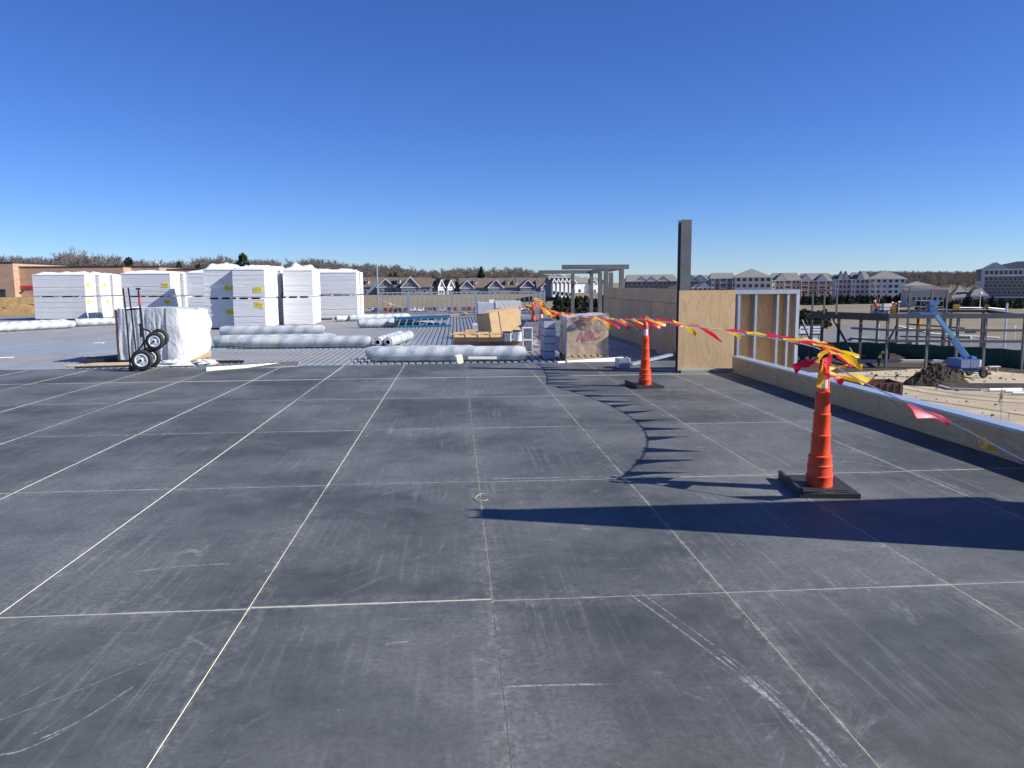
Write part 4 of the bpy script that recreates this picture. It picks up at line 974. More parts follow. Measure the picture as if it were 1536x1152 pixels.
for px, yy in ((900, 31.5), (916.5, 32.5)):
    xx = D(px, 430, yy).x; s = (yy-y1)/(y2-y1); zz = zn+(zf-zn)*s
    MB().box(xx-.075, xx+.075, yy-.075, yy+.075, GZ, zz-.1).obj('post', MAT['steel'], ef)
ebeam((D(932,430,y1).x, y1+.09, zn-.02), (D(915,430,30.).x, 30.3, zn-.05), .14, .14)

# ------------------------------------------------------------------ trees
def seg_tree(seed, h, levels=5, spread=.5, r0=None, twig=.0016):
    rr = random.Random(seed); V, Fc = [], []
    r0 = r0 or h*.014
    def seg(p, q, ra, rb):
        d = (q-p).normalized(); up = Vector((0,0,1)) if abs(d.z) < .9 else Vector((1,0,0)); a = d.cross(up).normalized(); b = a.cross(d); o = len(V)
        for c, r_ in ((p, ra), (q, rb)):
            for i in range(3): t = 2.094*i; V.append(c+a*(r_*math.cos(t))+b*(r_*math.sin(t)))
        for i in range(3): j = (i+1) % 3; Fc.append((o+i, o+3+i, o+3+j, o+j))
    def grow(p, d, L, r_, lv):
        n = 2 if lv > 1 else 1
        for i in range(n):
            d2 = (d+Vector((rr.gauss(0,.13), rr.gauss(0,.13), rr.gauss(.05,.08)))).normalized(); q = p+d2*(L/n)
            seg(p, q, r_, r_*.78); p, d, r_ = q, d2, r_*.78
            if lv < levels and i == 0 and lv > 1: pass
        if lv == 0: return
        k = 3 if lv >= 2 else 4
        for i in range(k):
            az = rr.uniform(0, 6.283); el = rr.uniform(.35, 1.0)*spread*1.6
            ax = d.orthogonal().normalized(); ax.rotate(Matrix.Rotation(az, 3, d)); d3 = d.copy(); d3.rotate(Matrix.Rotation(el, 3, ax))
            d3.z += .12; d3.normalize()
            grow(p-d*(L*rr.uniform(0, .35)), d3, L*rr.uniform(.62, .82), max(r_*.68, h*twig), lv-1)
        if lv >= levels-1: grow(p, (d+Vector((0,0,.4))).normalized(), L*.8, r_*.8, lv-1)
    grow(Vector((0,0,0)), Vector((rr.gauss(0,.04), rr.gauss(0,.04), 1)).normalized(), h*.26, r0, levels)
    V = np.array([tuple(v) for v in V]); s = h/V[:,2].max(); V *= (s*.95, s*.95, s)
    return V, np.array(Fc)
def np_mesh(name, V, Fq, m_):
    me = bpy.data.meshes.new(name); me.vertices.add(len(V)); me.vertices.foreach_set('co', V.astype(np.float32).ravel())
    k = Fq.shape[1]; me.loops.add(len(Fq)*k); me.loops.foreach_set('vertex_index', Fq.astype(np.int32).ravel())
    me.polygons.add(len(Fq)); me.polygons.foreach_set('loop_start', np.arange(0, len(Fq)*k, k, dtype=np.int32))
    me.update(calc_edges=True); me.materials.append(m_); return me
tree_src = [seg_tree(20+i, 1.0, 5, .42+.05*(i % 3), .017) for i in range(6)]
low_src = [seg_tree(60+i, 1.0, 4, .5+.05*(i % 3), .018, .0042) for i in range(6)]
print('tree faces', [len(a[1]) for a in tree_src], [len(a[1]) for a in low_src])
def bare_tree(label, x, y, h, k, group, m_='bark'):
    V, Fq = tree_src[k % 6]; n_tr = 12
    t = thing('bare_tree', label, 'tree', (x, y, gz(x, y)-.2), rnd.uniform(0, 6), group); t.scale = (h, h, h)
    key = ('tree', k % 6, m_)
    if key not in hood_cache: hood_cache[key] = (np_mesh('trunk', V[:n_tr], Fq[:6], MAT[m_]), np_mesh('crown', V, Fq[6:], MAT[m_]))
    a, b = hood_cache[key]; ob('trunk', a, t); ob('crown', b, t)
    return t
def wood_mass(name, label, spots, src, m_):
    Vs, Fs, o = [], [], 0
    for x, y, h, k, a in spots:
        V, Fq = src[k % 6]; c, s = math.cos(a), math.sin(a)
        W = np.stack([(V[:,0]*c-V[:,1]*s)*h*1.15+x, (V[:,0]*s+V[:,1]*c)*h*1.15+y, V[:,2]*h+gz(x, y)-.3], 1); Vs.append(W); Fs.append(Fq+o); o += len(V)
    me = np_mesh(name, np.concatenate(Vs), np.concatenate(Fs), MAT[m_]); o_ = ob(name, me); o_['kind'] = 'stuff'; o_['label'] = label; o_['category'] = 'woodland'
def top_h(px, py, y): x = D(px, py, y).x; return x, D(px, py, y).z-gz(x, y)
# skyline heights read along the wood (pixel column, treetop row)
SKY = [(-80,384),(0,383),(40,384),(70,386),(100,372),(125,384),(150,378),(175,386),(215,388),(260,392),(290,387),(330,382),(350,386),(375,390),(400,388),(430,390),(455,384),(480,386),(520,392),(560,396),(600,398),(640,405),(690,401),(740,400),(790,402),(830,410),(900,418)]
def skyline(px):
    for (a, b), (c, d) in zip(SKY[:-1], SKY[1:]):
        if a <= px <= c: return b+(d-b)*(px-a)/(c-a)
    return SKY[-1][1]
rw = random.Random(31); spots = []
for row, (dist, drop) in enumerate(((352, 9), (362, 3), (376, 6), (392, 1), (405, 7), (420, 2), (440, 4))):
    for px in range(-90, 560, 7):
        p_ = px+rw.uniform(-5, 5); x, h = top_h(p_, skyline(p_)+rw.choice((-3, 0, 2, 5, 9, 12))+drop*.8, dist+rw.uniform(-8, 8)); y_ = dist+rw.uniform(-9, 9)
        spots.append((x, y_, max(6, h), rw.randrange(6), rw.uniform(0, 6.28)))
for dist, drop in ((500, 7), (515, 3), (535, 0), (550, 4), (565, 1), (585, 0)):
    for px in range(540, 905, 5):
        p_ = px+rw.uniform(-4, 4); x, h = top_h(p_, skyline(p_)+rw.choice((-2, 0, 2, 4, 7))+drop, dist); spots.append((x, dist+rw.uniform(-10, 10), max(6, h), rw.randrange(6), rw.uniform(0, 6.28)))
wood_mass('bare_woodland', 'grey brown bare winter wood along the skyline behind the roof', spots, low_src, 'bark')
spots = []
for dist in (700, 730, 770, 810, 860, 880, 905, 935, 970, 1010):
    for px in range(1225, 1545, 4):
        top_ = 410 if px < 1290 else 405
        p_ = px+rw.uniform(-4, 4); x, h = top_h(p_, top_+rw.uniform(0, 5)+max(0, (860-dist)*.07), dist); spots.append((x, dist+rw.uniform(-10, 10), max(8, h), rw.randrange(6), rw.uniform(0, 6.28)))
wood_mass('far_bare_woodland', 'distant bare wood on the hill behind the apartment blocks', spots, low_src, 'bark')
for k, (px, py, dist, w) in enumerate(((100,367,345,'tallest bare tree above the brick building'), (150,375,350,'broad bare tree right of the tallest one above the brick building'), (60,383,350,'low bare tree left of the tallest one above the brick building'), (122,380,352,'bare tree between the two broad ones above the brick building'),
        (10,382,348,'bare tree over the left end of the brick building'), (232,388,352,'thin bare tree over the brick building parapet'), (328,379,352,'round crowned bare tree above the shaded foam stack'), (455,383,352,'bare tree above the long foam stack'), (488,385,356,'bare tree between the long foam stack and the steel post'), (575,394,515,'bare tree beside the slim steel post'), (610,397,515,'bare tree above the largest house gable'), (775,399,515,'bare tree above the long brown roof'))):
    x, h = top_h(px, py, dist); bare_tree(w, x, dist, h, k, 'bare trees standing out of the skyline wood', 'barkl' if k in (0, 1) else 'bark')
# evergreens: many small needle clumps on a stem
def ever_mesh(seed, slim=.3, n=420, blob=False):
    rr = random.Random(seed); V, Fq = [], []
    for i in range(n):
        z = rr.random()**(1.0 if blob else 1.25); r_ = slim*(1-z)**(.75 if not blob else .45)*(.55+.45*rr.random()); a = rr.uniform(0, 6.283)
        r_ *= 1+.25*math.sin(a*3+seed)+.2*math.sin(z*21)
        c = np.array((r_*math.cos(a), r_*math.sin(a), .05+z*.95)); s = (.085 if blob else .07)*(1.25-z*.7)
        for q in range(2):
            u = np.array([rr.gauss(0,1) for _ in range(3)]); u /= np.linalg.norm(u); v = np.array([rr.gauss(0,1) for _ in range(3)]); v -= u*(u@v); v /= np.linalg.norm(v)
            o = len(V); V += [c-u*s-v*s*.5, c+u*s-v*s*.5, c+u*s*.6+v*s*.6, c-u*s*.6+v*s*.6]; Fq.append((o, o+1, o+2, o+3))
    return np.array(V), np.array(Fq)
ever_me = [np_mesh('crown', *ever_mesh(i, .27+.05*i), MAT['ever']) for i in range(3)]
shrub_me = [np_mesh('crown', *ever_mesh(10+i, .42, 420, True), MAT['shrub' if i else 'ever']) for i in range(3)]
trunk_me = MB().tube((0,0,0), (0,0,.5), .022, .012, 6).mesh('trunk', MAT['bark'])
def evergreen(name, label, px, py_top, y, group, me, wide=1.0, zb=None):
    x = D(px, 430, y).x; zb = gz(x, y) if zb is None else zb; h = D(px, py_top, y).z-zb
    t = thing(name, label, 'tree' if name != 'evergreen_shrub' else 'shrub', (x, y, zb-.05), rnd.uniform(0, 6), group); t.scale = (h*wide, h*wide, h)
    ob('crown', me, t); ob('trunk', trunk_me, t)
for k, (px, py, w) in enumerate(((196,387,'dark pine above the brick building parapet'), (270,393,'small dark spruce left of the shaded foam stack'), (300,396,'smaller dark spruce beside the shaded foam stack'), (366,381,'tall dark pine rising over the foam stacks'), (586,409,'dark spruce behind the house gables'), (594,408,'second dark spruce beside it behind the house gables'), (722,400,'dark spruce over the long brown roof'))):
    evergreen('evergreen_tree', w, px, py, 340 if px < 400 else 400, 'evergreens among the bare wood', ever_me[k % 3] if k not in (0, 3) else shrub_me[0], .9 if k not in (0, 3) else .62)

# ------------------------------------------------------------------ far houses
win_me = MB().box(-.5,.5,-.06,0,0,1).mesh('window', MAT['glass']); 
frame_me = MB().box(-.58,.58,-.04,.0,-.08,0).box(-.58,.58,-.04,.0,1,1.08).box(-.58,-.5,-.04,0,0,1).box(.5,.58,-.04,0,0,1).mesh('frame', MAT['white'])
def window(parent, x, y, z, w, h, frame=True):
    o = ob('window', win_me, parent, (x, y, z)); o.scale = (w, 1, h)
    if frame: ob('frame', frame_me, o, (0, -.005, 0))
def gable_roof(mb, x0, x1, y0, y1, z0, zr, ov=.4, along='x', t=.25):
    if along == 'x':
        ym = (y0+y1)/2; sl = (zr-z0)/(ym-y0); a = [(y0-ov, z0-sl*ov), (ym, zr), (y1+ov, z0-sl*ov)]
        mk = lambda x, p, dz: (x, p[0], p[1]+dz); e0, e1 = x0-ov, x1+ov
    else:
        xm = (x0+x1)/2; sl = (zr-z0)/(xm-x0); a = [(x0-ov, z0-sl*ov), (xm, zr), (x1+ov, z0-sl*ov)]
        mk = lambda y_, p, dz: (p[0], y_, p[1]+dz); e0, e1 = y0-ov, y1
    v = [mk(e, p, dz) for e in (e0, e1) for dz in (0, t) for p in a]
    return mb.add(v, [(0,1,4,3),(1,2,5,4),(6,9,10,7),(7,10,11,8),(3,4,10,9),(4,5,11,10),(0,6,7,1),(1,7,8,2),(0,3,9,6),(2,8,11,5)])
def facing(px0, px1, y, rz):
    A0 = D(px0, 430, y); d = ray(px1, 430); u = Vector((math.cos(rz), math.sin(rz)))
    # A0 + u*W lies on the ray towards px1
    W = (A0.x*d.y-A0.y*d.x)/(d.x*u.y-d.y*u.x); return A0.x, abs(W)
def house(label, px0, px1, ridge_py, eave_py, y, gables, dormers=(), depth=11, base_py=441.5, roof='shing', wallm='siding', rz=0):
    x0, W = facing(px0, px1, y, rz); gxx = lambda px: facing(px0, px, y, rz)[1] if px > px0+.01 else 0.0
    pc = (px0+px1)/2
    zb = D(pc, base_py, y).z-.6; ze = D(pc, eave_py, y).z; zr = D(pc, ridge_py, y).z
    t = thing('gabled_house', label, 'house', (x0, y, zb), rz, 'gabled houses on the bank'); he, hr = ze-zb, zr-zb
    MB().add([(0,0,0),(W,0,0),(W,depth,0),(0,depth,0),(0,0,he),(W,0,he),(W,depth,he),(0,depth,he),(0,depth/2,hr-.1),(W,depth/2,hr-.1)], [(0,1,5,4),(2,3,7,6),(0,4,8,7,3),(1,2,6,9,5)]).obj('wall', MAT[wallm], t)
    gable_roof(MB(), 0, W, 0, depth, he, hr).obj('roof', MAT[roof], t)
    for gx0, gx1, pk, mm in gables:
        a, b = gxx(gx0), gxx(gx1); hp = D((gx0+gx1)/2, pk, y).z-zb
        g = MB().add([(a,-1.6,0),(b,-1.6,0),(b,3,0),(a,3,0),(a,-1.6,he),(b,-1.6,he),(b,3,he),(a,3,he),((a+b)/2,-1.6,hp-.1),((a+b)/2,3,hp-.1)], [(0,1,5,8,4),(1,2,6,5),(0,4,7,3),(2,3,7,9,6)]).obj('front_gable', MAT[mm], t)
        gable_roof(MB(), a, b, -1.6, 4.2, he, hp, .35, 'y').obj('roof', MAT[roof], g)
        tr = MB()
        for s in (-1, 1): tr.beam(((a+b)/2, -2.02, hp-.12), ((a+b)/2+s*((b-a)/2+.3), -2.02, he-.35), .1, .3)
        tr.box(a, b, -1.75, -1.61, he-.35, he-.1); tr.obj('white_trim', MAT['white'], g)
        for k in range(2): window(g, a+(b-a)*(.3+.4*k), -1.61, .9, .9, 1.4)
        window(g, (a+b)/2, -1.61, he+.3, .7, .9)
    for dx, py0 in dormers:
        xx = gxx(dx); z0_ = D(dx, py0, y).z-zb
        d_ = MB().add([(xx-.6,.8,z0_-.6),(xx+.6,.8,z0_-.6),(xx+.6,.8,z0_+.9),(xx-.6,.8,z0_+.9),(xx,.8,z0_+1.5),(xx-.6,4,z0_-.6),(xx+.6,4,z0_-.6),(xx+.6,4,z0_+.9),(xx-.6,4,z0_+.9),(xx,4,z0_+1.5)], [(0,1,2,4,3),(1,6,7,2),(0,3,8,5)]).obj('dormer', MAT['white'], t)
        gable_roof(MB(), xx-.6, xx+.6, .8, 4.4, z0_+.9, z0_+1.55, .15, 'y', .12).obj('dormer_roof', MAT[roof], d_); window(d_, xx, .79, z0_-.3, .65, 1.1, False)
    n = int(W/4)
    for k in range(n):
        xx = W*(k+.5)/n
        if not any(gxx(g[0])-.8 < xx < gxx(g[1])+.8 for g in gables): window(t, xx, 0, 1.0, 1.2, 1.4)
    return t
house('grey house with a wide front gable beside the steel post', 540, 592, 416.5, 430, 330, [(566,592,418,'siding')], [(551,424)])
house('house with the largest front gable and a broad brown roof slope', 592, 646, 417, 430.5, 326, [(602,630,415,'siding')], [(598,423)], 12)
house('brown roofed house with two narrow white gables', 646, 690, 419, 431, 332, [(655,664.5,419,'wsid'),(669,678.5,419.5,'wsid')], [], 12, rz=R(24))
house('long brown roofed house with three trimmed gables and small dormers', 690, 822, 417.5, 431, 334, [(690,711,420,'siding'),(732,755,419,'siding'),(780,803,419.5,'siding')], [(712.5,424),(761,424.5),(773,424.5),(806,425)], 13)
house('small house with an arched looking garage gable beside the steel corner panel', 806, 824, 421, 431, 322, [(811,822,425.5,'wsid')], [], 8)
for k in range(5):
    a = 826+6.2*k
    house(['narrow white fronted townhouse next to the long house', 'narrow white fronted townhouse second from the long house', 'narrow white fronted townhouse third from the long house', 'narrow white fronted townhouse fourth from the long house', 'narrow white fronted townhouse seen past the portal post'][k], a, a+6.0, 415, 422, 300+3*k, [(a+.8, a+4.2, 418, 'wsid')], [], 5, 443+.6*k, 'shingg', 'siding', R(16))
house('white sided house with grey roof seen through the portal frame', 850, 876, 415, 424, 345, [(851,862,416,'wsid')], [], 12, 440, 'shingg', 'wsid', R(15))
house('second white sided house with grey roof behind the portal posts', 876, 900, 417, 424.5, 350, [(884,893,419,'wsid')], [], 12, 440, 'shingg', 'wsid', R(15))

# ------------------------------------------------------------------ apartment blocks
def hip(mb, x0, x1, y0, y1, z0, zr, ov=.7, rl=None):
    x0 -= ov; x1 += ov; y0 -= ov; y1 += ov; ym = (y0+y1)/2; k = min((y1-y0)/2, (x1-x0)/2*.98) if rl is None else rl
    return mb.add([(x0,y0,z0),(x1,y0,z0),(x1,y1,z0),(x0,y1,z0),(x0+k,ym,zr),(x1-k,ym,zr)], [(0,1,5,4),(1,2,5),(2,3,4,5),(3,0,4),(3,2,1,0)])
def block(label, px0, px1, eave_py, ridge_py, y, depth, wallm, roofm, rows, cols, name='apartment_block', cat='apartment building', z0=None, wsize=(1.5,1.7), gable_dorm=(), balc=(), group='apartment blocks beyond the field', rz=None, rl=None):
    rz = -math.atan2(D(px0, 430, y).x, y)*.8 if rz is None else rz
    x0, W = facing(px0, px1, y, rz); x1 = x0+W; pc = (px0+px1)/2; zb = gz((x0+x1)/2, y) if z0 is None else z0
    he = D(pc, eave_py, y).z-zb; hr = D(pc, ridge_py, y).z-zb
    t = thing(name, label, cat, (x0, y, zb), rz, group)
    MB().box(0, W, 0, depth, 0, he-.02).obj('wall', MAT[wallm], t)
    rf = hip(MB(), 0, W, 0, depth, he, hr, .7, rl).obj('roof', MAT[roofm], t); MB().box(-.8, W+.8, -.8, -.72, he-.35, he+.02).obj('fascia', MAT['white'], rf)
    fh = he/rows
    for r_ in range(rows):
        for c_ in range(cols):
            xx = W*(c_+.5)/cols
            if any(a <= c_ <= b for a, b in balc): continue
            window(t, xx, 0, fh*r_+fh*.30, min(wsize[0], W/cols*.6), min(wsize[1], fh*.55), True)
    for a, b in balc:
        xa, xb = W*a/cols+.3, W*(b+1)/cols-.3
        for r_ in range(rows):
            bl = MB().box(xa, xb, -1.6, 0, fh*r_+.02, fh*r_+.25).box(xa, xb, -1.6, -1.52, fh*r_+1.05, fh*r_+1.15).obj('balcony', MAT['white'], t)
            for q in range(8): xx = xa+(xb-xa)*q/7; MB().box(xx-.05, xx+.05, -1.58, -1.53, fh*r_+.25, fh*r_+1.05).obj('baluster', MAT['white'], bl)
            for xx in (xa, xb-.25): MB().box(xx, xx+.25, -1.6, -1.35, fh*r_+.25, fh*(r_+1)).obj('post', MAT['white'], bl)
            window(t, (xa+xb)/2, 0, fh*r_+.3, (xb-xa)*.8, fh*.65, False)
    for gx, gw, hh in gable_dorm:
        xx = facing(px0, gx, y, rz)[1]
        g = MB().add([(xx-gw/2,-.6,he-.3),(xx+gw/2,-.6,he-.3),(xx,-.6,he+hh)], [(0,1,2)]).obj('roof_gable', MAT['wsid'], t)
        gable_roof(MB(), xx-gw/2, xx+gw/2, -.6, 6, he-.3, he+hh, .3, 'y', .15).obj('roof', MAT[roofm], g)
    return t
block('grey blue balconied wing left of the cream apartment facade', 1066, 1103, 417, 409, 366, 18, 'siding', 'shingg', 4, 6, rl=1.5, balc=((0,0),(2,3),(5,5)))
block('cream apartment facade with a tall hipped grey roof', 1103, 1157, 415.5, 402.5, 358, 26, 'cream2', 'shingg', 4, 6, wsize=(2.2,1.7))
block('brick and white balconied apartment wing right of the cream facade', 1157, 1200, 420, 409, 368, 18, 'rbrick', 'shingg', 4, 7, rl=1.5, balc=((0,0),(3,4)), gable_dorm=((1171,6,3.2),))
block('brick apartment wing with white balconies ending by the evergreen hedge', 1200.5, 1246, 421, 409.5, 372, 18, 'rbrick', 'shingg', 4, 7, rl=1.5, balc=((0,1),(4,5)), gable_dorm=((1208,6,3.2),(1232,6,3)))
block('pale blue sided apartment wing with two pointed roof gables', 1252, 1276, 419, 411, 384, 16, 'bluesid', 'shingg', 4, 4, rl=1.5, gable_dorm=((1261,3.5,4),(1268,3.5,4)), balc=((0,0),))
block('pale blue sided apartment wing with one pointed roof gable', 1276.5, 1304, 419, 408, 378, 18, 'bluesid', 'shingg', 4, 4, rl=1.5, gable_dorm=((1290,3.5,4),), balc=((0,0),))
block('white sided apartment block with a hipped roof behind the bare tree', 1304.5, 1358, 418, 405, 372, 24, 'wsid', 'shingg', 4, 6, wsize=(1.6,1.8))
block('long low building under grey shingle roofs behind the tall plywood wall', 940, 1016, 421, 411.5, 430, 30, 'shingg', 'shingg', 2, 10, 'low_building', 'building', rl=1.5, gable_dorm=((962,7,2.2),(977,7,2.2),(995,7,2.2)))
block('grey roofed house row right of the lone steel column', 1028, 1068, 421, 412.5, 400, 16, 'siding', 'shingg', 3, 6, 'row_house', 'building', rl=1.5, gable_dorm=((1036,9,3),(1050,9,3)))
block('brown gabled house in front of the grey house row', 1040, 1068, 431, 423, 330, 14, 'cream2', 'shing', 2, 4, 'brown_house', 'building', gable_dorm=((1056,7,2.5),))
# hotel on the right
hb_ = block('large grey brown brick hotel with a pale top storey', 1475, 1600, 403.5, 391.5, 300, 26, 'gbrick', 'dark', 5, 17, 'hotel', 'hotel', wsize=(1.2,1.9), group=None)
x0 = hb_.location.x; he = D(1537, 403.5, 300).z-GZ; HW = facing(1475, 1600, 300, hb_.rotation_euler[2])[1]
MB().box(-.25, HW, -.25, -.003, he*.80, he-.4).obj('pale_top_storey', MAT['bluesid'], hb_)
MB().box(-.3, HW, -.34, -.26, he*.795, he*.825).obj('white_band', MAT['white'], hb_)
MB().box(-.3, HW, -1.2, -.01, he*.175, he*.20).obj('canopy_band', MAT['white'], hb_)
for k in range(17): window(hb_, (HW)*(k+.5)/17, -.251, he*.84, 1.1, 1.6)
gx1 = facing(1475, 1511, 300, hb_.rotation_euler[2])[1]
MB().add([(-.8,-.6,he-.1),(gx1,-.6,he-.1),(gx1*.48,-.6,he+2.7),(-.8,10,he-.1),(gx1,10,he-.1),(gx1*.48,10,he+2.7)], [(0,1,2),(0,2,5,3),(1,4,5,2)]).obj('front_gable', MAT['bluesid'], hb_)
MB().box(-1.0, .25, -.9, -.02, 0, he-.3).obj('corner_bay', MAT['bluesid'], hb_)
# small buildings in front
block('low bank building with a white cornice behind the boom lift platform', 1360, 1424, 434, 428, 265, 16, 'stone', 'shing', 1, 8, 'bank_building', 'building', z0=GZ, group=None)
block('white walled hall with a low grey roof behind the bank building', 1358, 1400, 428.5, 422, 340, 20, 'wsid', 'shingg', 1, 5, 'white_hall', 'building', group=None)
block('tan roofed restaurant left of the tall chimney', 1432, 1456, 445, 428.5, 262, 16, 'stone', 'shingg', 1, 4, 'restaurant', 'building', group=None)
rs = block('tan roofed restaurant wing with a stone chimney beside the hotel', 1460, 1480, 443, 427, 258, 14, 'stone', 'shingg', 1, 4, 'restaurant_wing', 'building', group=None)
MB().box(1.2, 2.6, 4, 5.4, 4, 9.0).obj('chimney', MAT['stone'], rs)
# hedges and shrubs
ev = 0
for lo, hi, top_, yy, me in ((1206, 1246, 442, 300, ever_me), (1258, 1342, 443.5, 310, ever_me), (1346, 1368, 441, 296, ever_me)):
    px = lo
    while px < hi:
        evergreen('evergreen_tree', 'dark evergreen tree in the hedge row below the apartment blocks', px, top_+rnd.uniform(-3, 3), yy+rnd.uniform(-4, 4), 'evergreens of the hedge row below the apartment blocks', me[ev % 3], 1.35); ev += 1; px += rnd.uniform(4.5, 6.5)
for k in range(16):
    evergreen('evergreen_tree', 'dark evergreen tree on the bank behind the portal frame', 836+4.6*k+rnd.uniform(-2,2), 445+rnd.uniform(-4, 4)-.1*k, 215+rnd.uniform(-8, 8), 'evergreens on the bank behind the portal frame', ever_me[k % 3], 1.1, GZ)
for k in range(10):
    evergreen('evergreen_shrub', 'olive shrub on the lot edge before the portal frame', 842+6.5*k+rnd.uniform(-2,2), 462+rnd.uniform(-2, 2), 172+rnd.uniform(-6, 6), 'olive shrubs before the portal frame', shrub_me[k % 3], 1.2, GZ)
for k in range(20):
    evergreen('evergreen_shrub', 'dark shrub planted along the front of the low shops and hotel', 1384+8*k+rnd.uniform(-3,3), 448+rnd.uniform(-4, 4), 245+rnd.uniform(-5, 5), 'dark shrubs along the shop fronts', shrub_me[k % 3], 1.0)
for k in range(7):
    evergreen('evergreen_shrub', 'olive shrub clump on the near field edge behind the banner sign', 1204+6*k+rnd.uniform(-2,2), 468+rnd.uniform(-5, 6), 150+rnd.uniform(-5, 8), 'olive shrubs behind the banner sign', shrub_me[k % 3], .9)
x, h = top_h(1324, 416, 262); bare_tree('pale bare street tree in front of the white apartment block', x, 262, h, 2, None, 'barkl')

# ------------------------------------------------------------------ cars
def car_mesh(c):
    L, w = 4.5, 1.8; prof = [(-2.25,.35),(-2.25,.75),(-2.1,.95),(-1.45,1.02),(-.85,1.45),(.75,1.48),(1.45,1.05),(2.1,.98),(2.25,.7),(2.25,.35)]
    body = MB(); n = len(prof)
    for s, k in ((-1,1),(1,1)):
        for x, z in prof: body.v.append((x, s*w/2*(1 if z < 1.1 else .82), z))
    body.f += [tuple(range(n)), tuple(range(2*n-1, n-1, -1))]+[(i, n+i, n+(i+1) % n, (i+1) % n) for i in range(n)]; body.m += [0]*len(body.f)
    gl = MB()
    for s in (-1, 1): gl.add([(-1.25,s*w/2*.925,1.05),(-.8,s*w/2*.84,1.38),(.7,s*w/2*.84,1.40),(1.2,s*w/2*.925,1.07)], [(0,1,2,3)])
    gl.add([(-1.42,-.72,1.06),(-1.42,.72,1.06),(-.9,.66,1.42),(-.9,-.66,1.42)], [(0,1,2,3)]); gl.add([(1.42,-.72,1.09),(1.42,.72,1.09),(.82,.66,1.45),(.82,-.66,1.45)], [(3,2,1,0)])
    wh = MB().torus((0,0,0), (0,1,0), .22, .11, 14, 6)
    wh.tube((0,-.09,0), (0,.09,0), .2, None, 10)
    return body.mesh('body', c), gl.mesh('glass', MAT['glass']), wh.mesh('wheel', MAT['tyre'])
paints = [M('car paint '+n, c, .3, .1, var=.03) for n, c in (('white',(.7,.7,.7)),('silver',(.4,.41,.42)),('black',(.02,.02,.022)),('red',(.3,.02,.02)),('blue',(.03,.07,.2)),('grey',(.12,.125,.13)))]
car_me = [car_mesh(c) for c in paints]; cname = ['white', 'silver', 'black', 'red', 'blue', 'grey']
def car(label, x, y, z, rz, k, group=None):
    t = thing('parked_car', label, 'car', (x, y, z), rz, group); b, g, w = car_me[k]
    ob('body', b, t); ob('glass', g, t)
    for sx in (-1.4, 1.4):
        for sy in (-.82, .82): ob('wheel', w, t, (sx, sy, .33))
    return t
rc = random.Random(8)
for k in range(24):
    px = 556+10.6*k+rc.uniform(-2, 2); yy = 262+rc.uniform(-1, 1); ci = rc.randrange(6)
    car(cname[ci]+' car parked on the lot seen through the steel studs', D(px, 450, yy).x, yy, GZ+.05, R(90+rc.uniform(-3,3)), ci, 'cars parked on the lot seen through the steel studs')
for k, (px, py, ci, w) in enumerate(((1288, 523, 1, 'silver car parked behind the green fence near the corner post of the frame'), (1213, 524, 0, 'white car behind the green fence under the banner sign'), (1350, 527, 5, 'grey car behind the green fence by the middle of the frame'), (1378, 528, 1, 'second silver car behind the green fence nearer the boom lift'))):
    x, y_ = gp(px, py); car(w, x, y_, GZ+.06, R(rc.uniform(-8, 8)), ci, 'cars parked behind the green fence')

# ------------------------------------------------------------------ green construction fence
fpts = [gp(1150, 534), gp(1230, 536), gp(1300, 537), gp(1360, 540), gp(1430, 544), gp(1500, 549), gp(1580, 556)]
gf = thing('green_mesh_fence', 'green mesh construction fence along the road behind the steel frame', 'fence', (*fpts[0], GZ))
o0 = Vector((*fpts[0], 0)); mb = MB(); prev = None
for i in range(len(fpts)-1):
    a, b = Vector((*fpts[i], 0))-o0, Vector((*fpts[i+1], 0))-o0; n = max(2, int((b-a).length/3))
    for k in range(n):
        p, q = a.lerp(b, k/n), a.lerp(b, (k+1)/n); nrm = (q-p).cross(Vector((0,0,1))).normalized()*.05
        z_ = 1.9; MB().add([p+Vector((0,0,.05)), (p+q)/2+nrm*2+Vector((0,0,.05)), q+Vector((0,0,.05)), p+Vector((0,0,z_)), (p+q)/2+nrm+Vector((0,0,z_-.08)), q+Vector((0,0,z_))], [(0,1,4,3),(1,2,5,4)]).obj('mesh_panel', MAT['green'], gf)
        MB().tube(p, p+Vector((0,0,2.0)), .03, None, 6).obj('fence_post', MAT['steel'], gf)

# ------------------------------------------------------------------ steel frame of the new building
nf = thing('steel_building_frame', 'dark steel frame of the small building going up across the dirt lot', 'steel frame', (*gp(1328, 553), GZ))
C0 = Vector((*gp(1328, 553), 0))
yfr = C0.y
topz = D(1330, 474, C0.y).z-GZ
def nb(p, q, w=.25, h=.4, m_='steel', nm='beam'): MB().beam(p, q, w, h).obj(nm, MAT[m_], nf)
def nx_(px, y_): return D(px, 500, y_).x-C0.x
C1 = Vector((nx_(1536, yfr-3), -3, 0)); back = 15
B0 = Vector((nx_(1217, yfr+9), 9, 0))
for k, s in enumerate((0, .3, .52, .72, 1.0)):
    p = Vector((0,0,0)).lerp(C1, s); nb(p, p+Vector((0,0,topz+.1)), .22, .22, 'steel', 'column')
nb(Vector((0,0,topz)), C1+Vector((0,0,topz)), .3, .5)
for z_ in (.735, .53): nb(Vector((0,-.1,topz*z_)), C1+Vector((0,-.1,topz*z_)), .12, .24)
for k, s in enumerate((0.33, .62, .85, 1.0)):
    p = Vector((0,0,0)).lerp(B0, s); nb(p, p+Vector((0,0,topz+.1)), .25, .25, 'steeld', 'column')  # shade of the frame's left side is put into the darker steel
nb(Vector((0,0,topz-.15)), B0+Vector((0,0,topz-.15)), .3, .75, 'steeld')
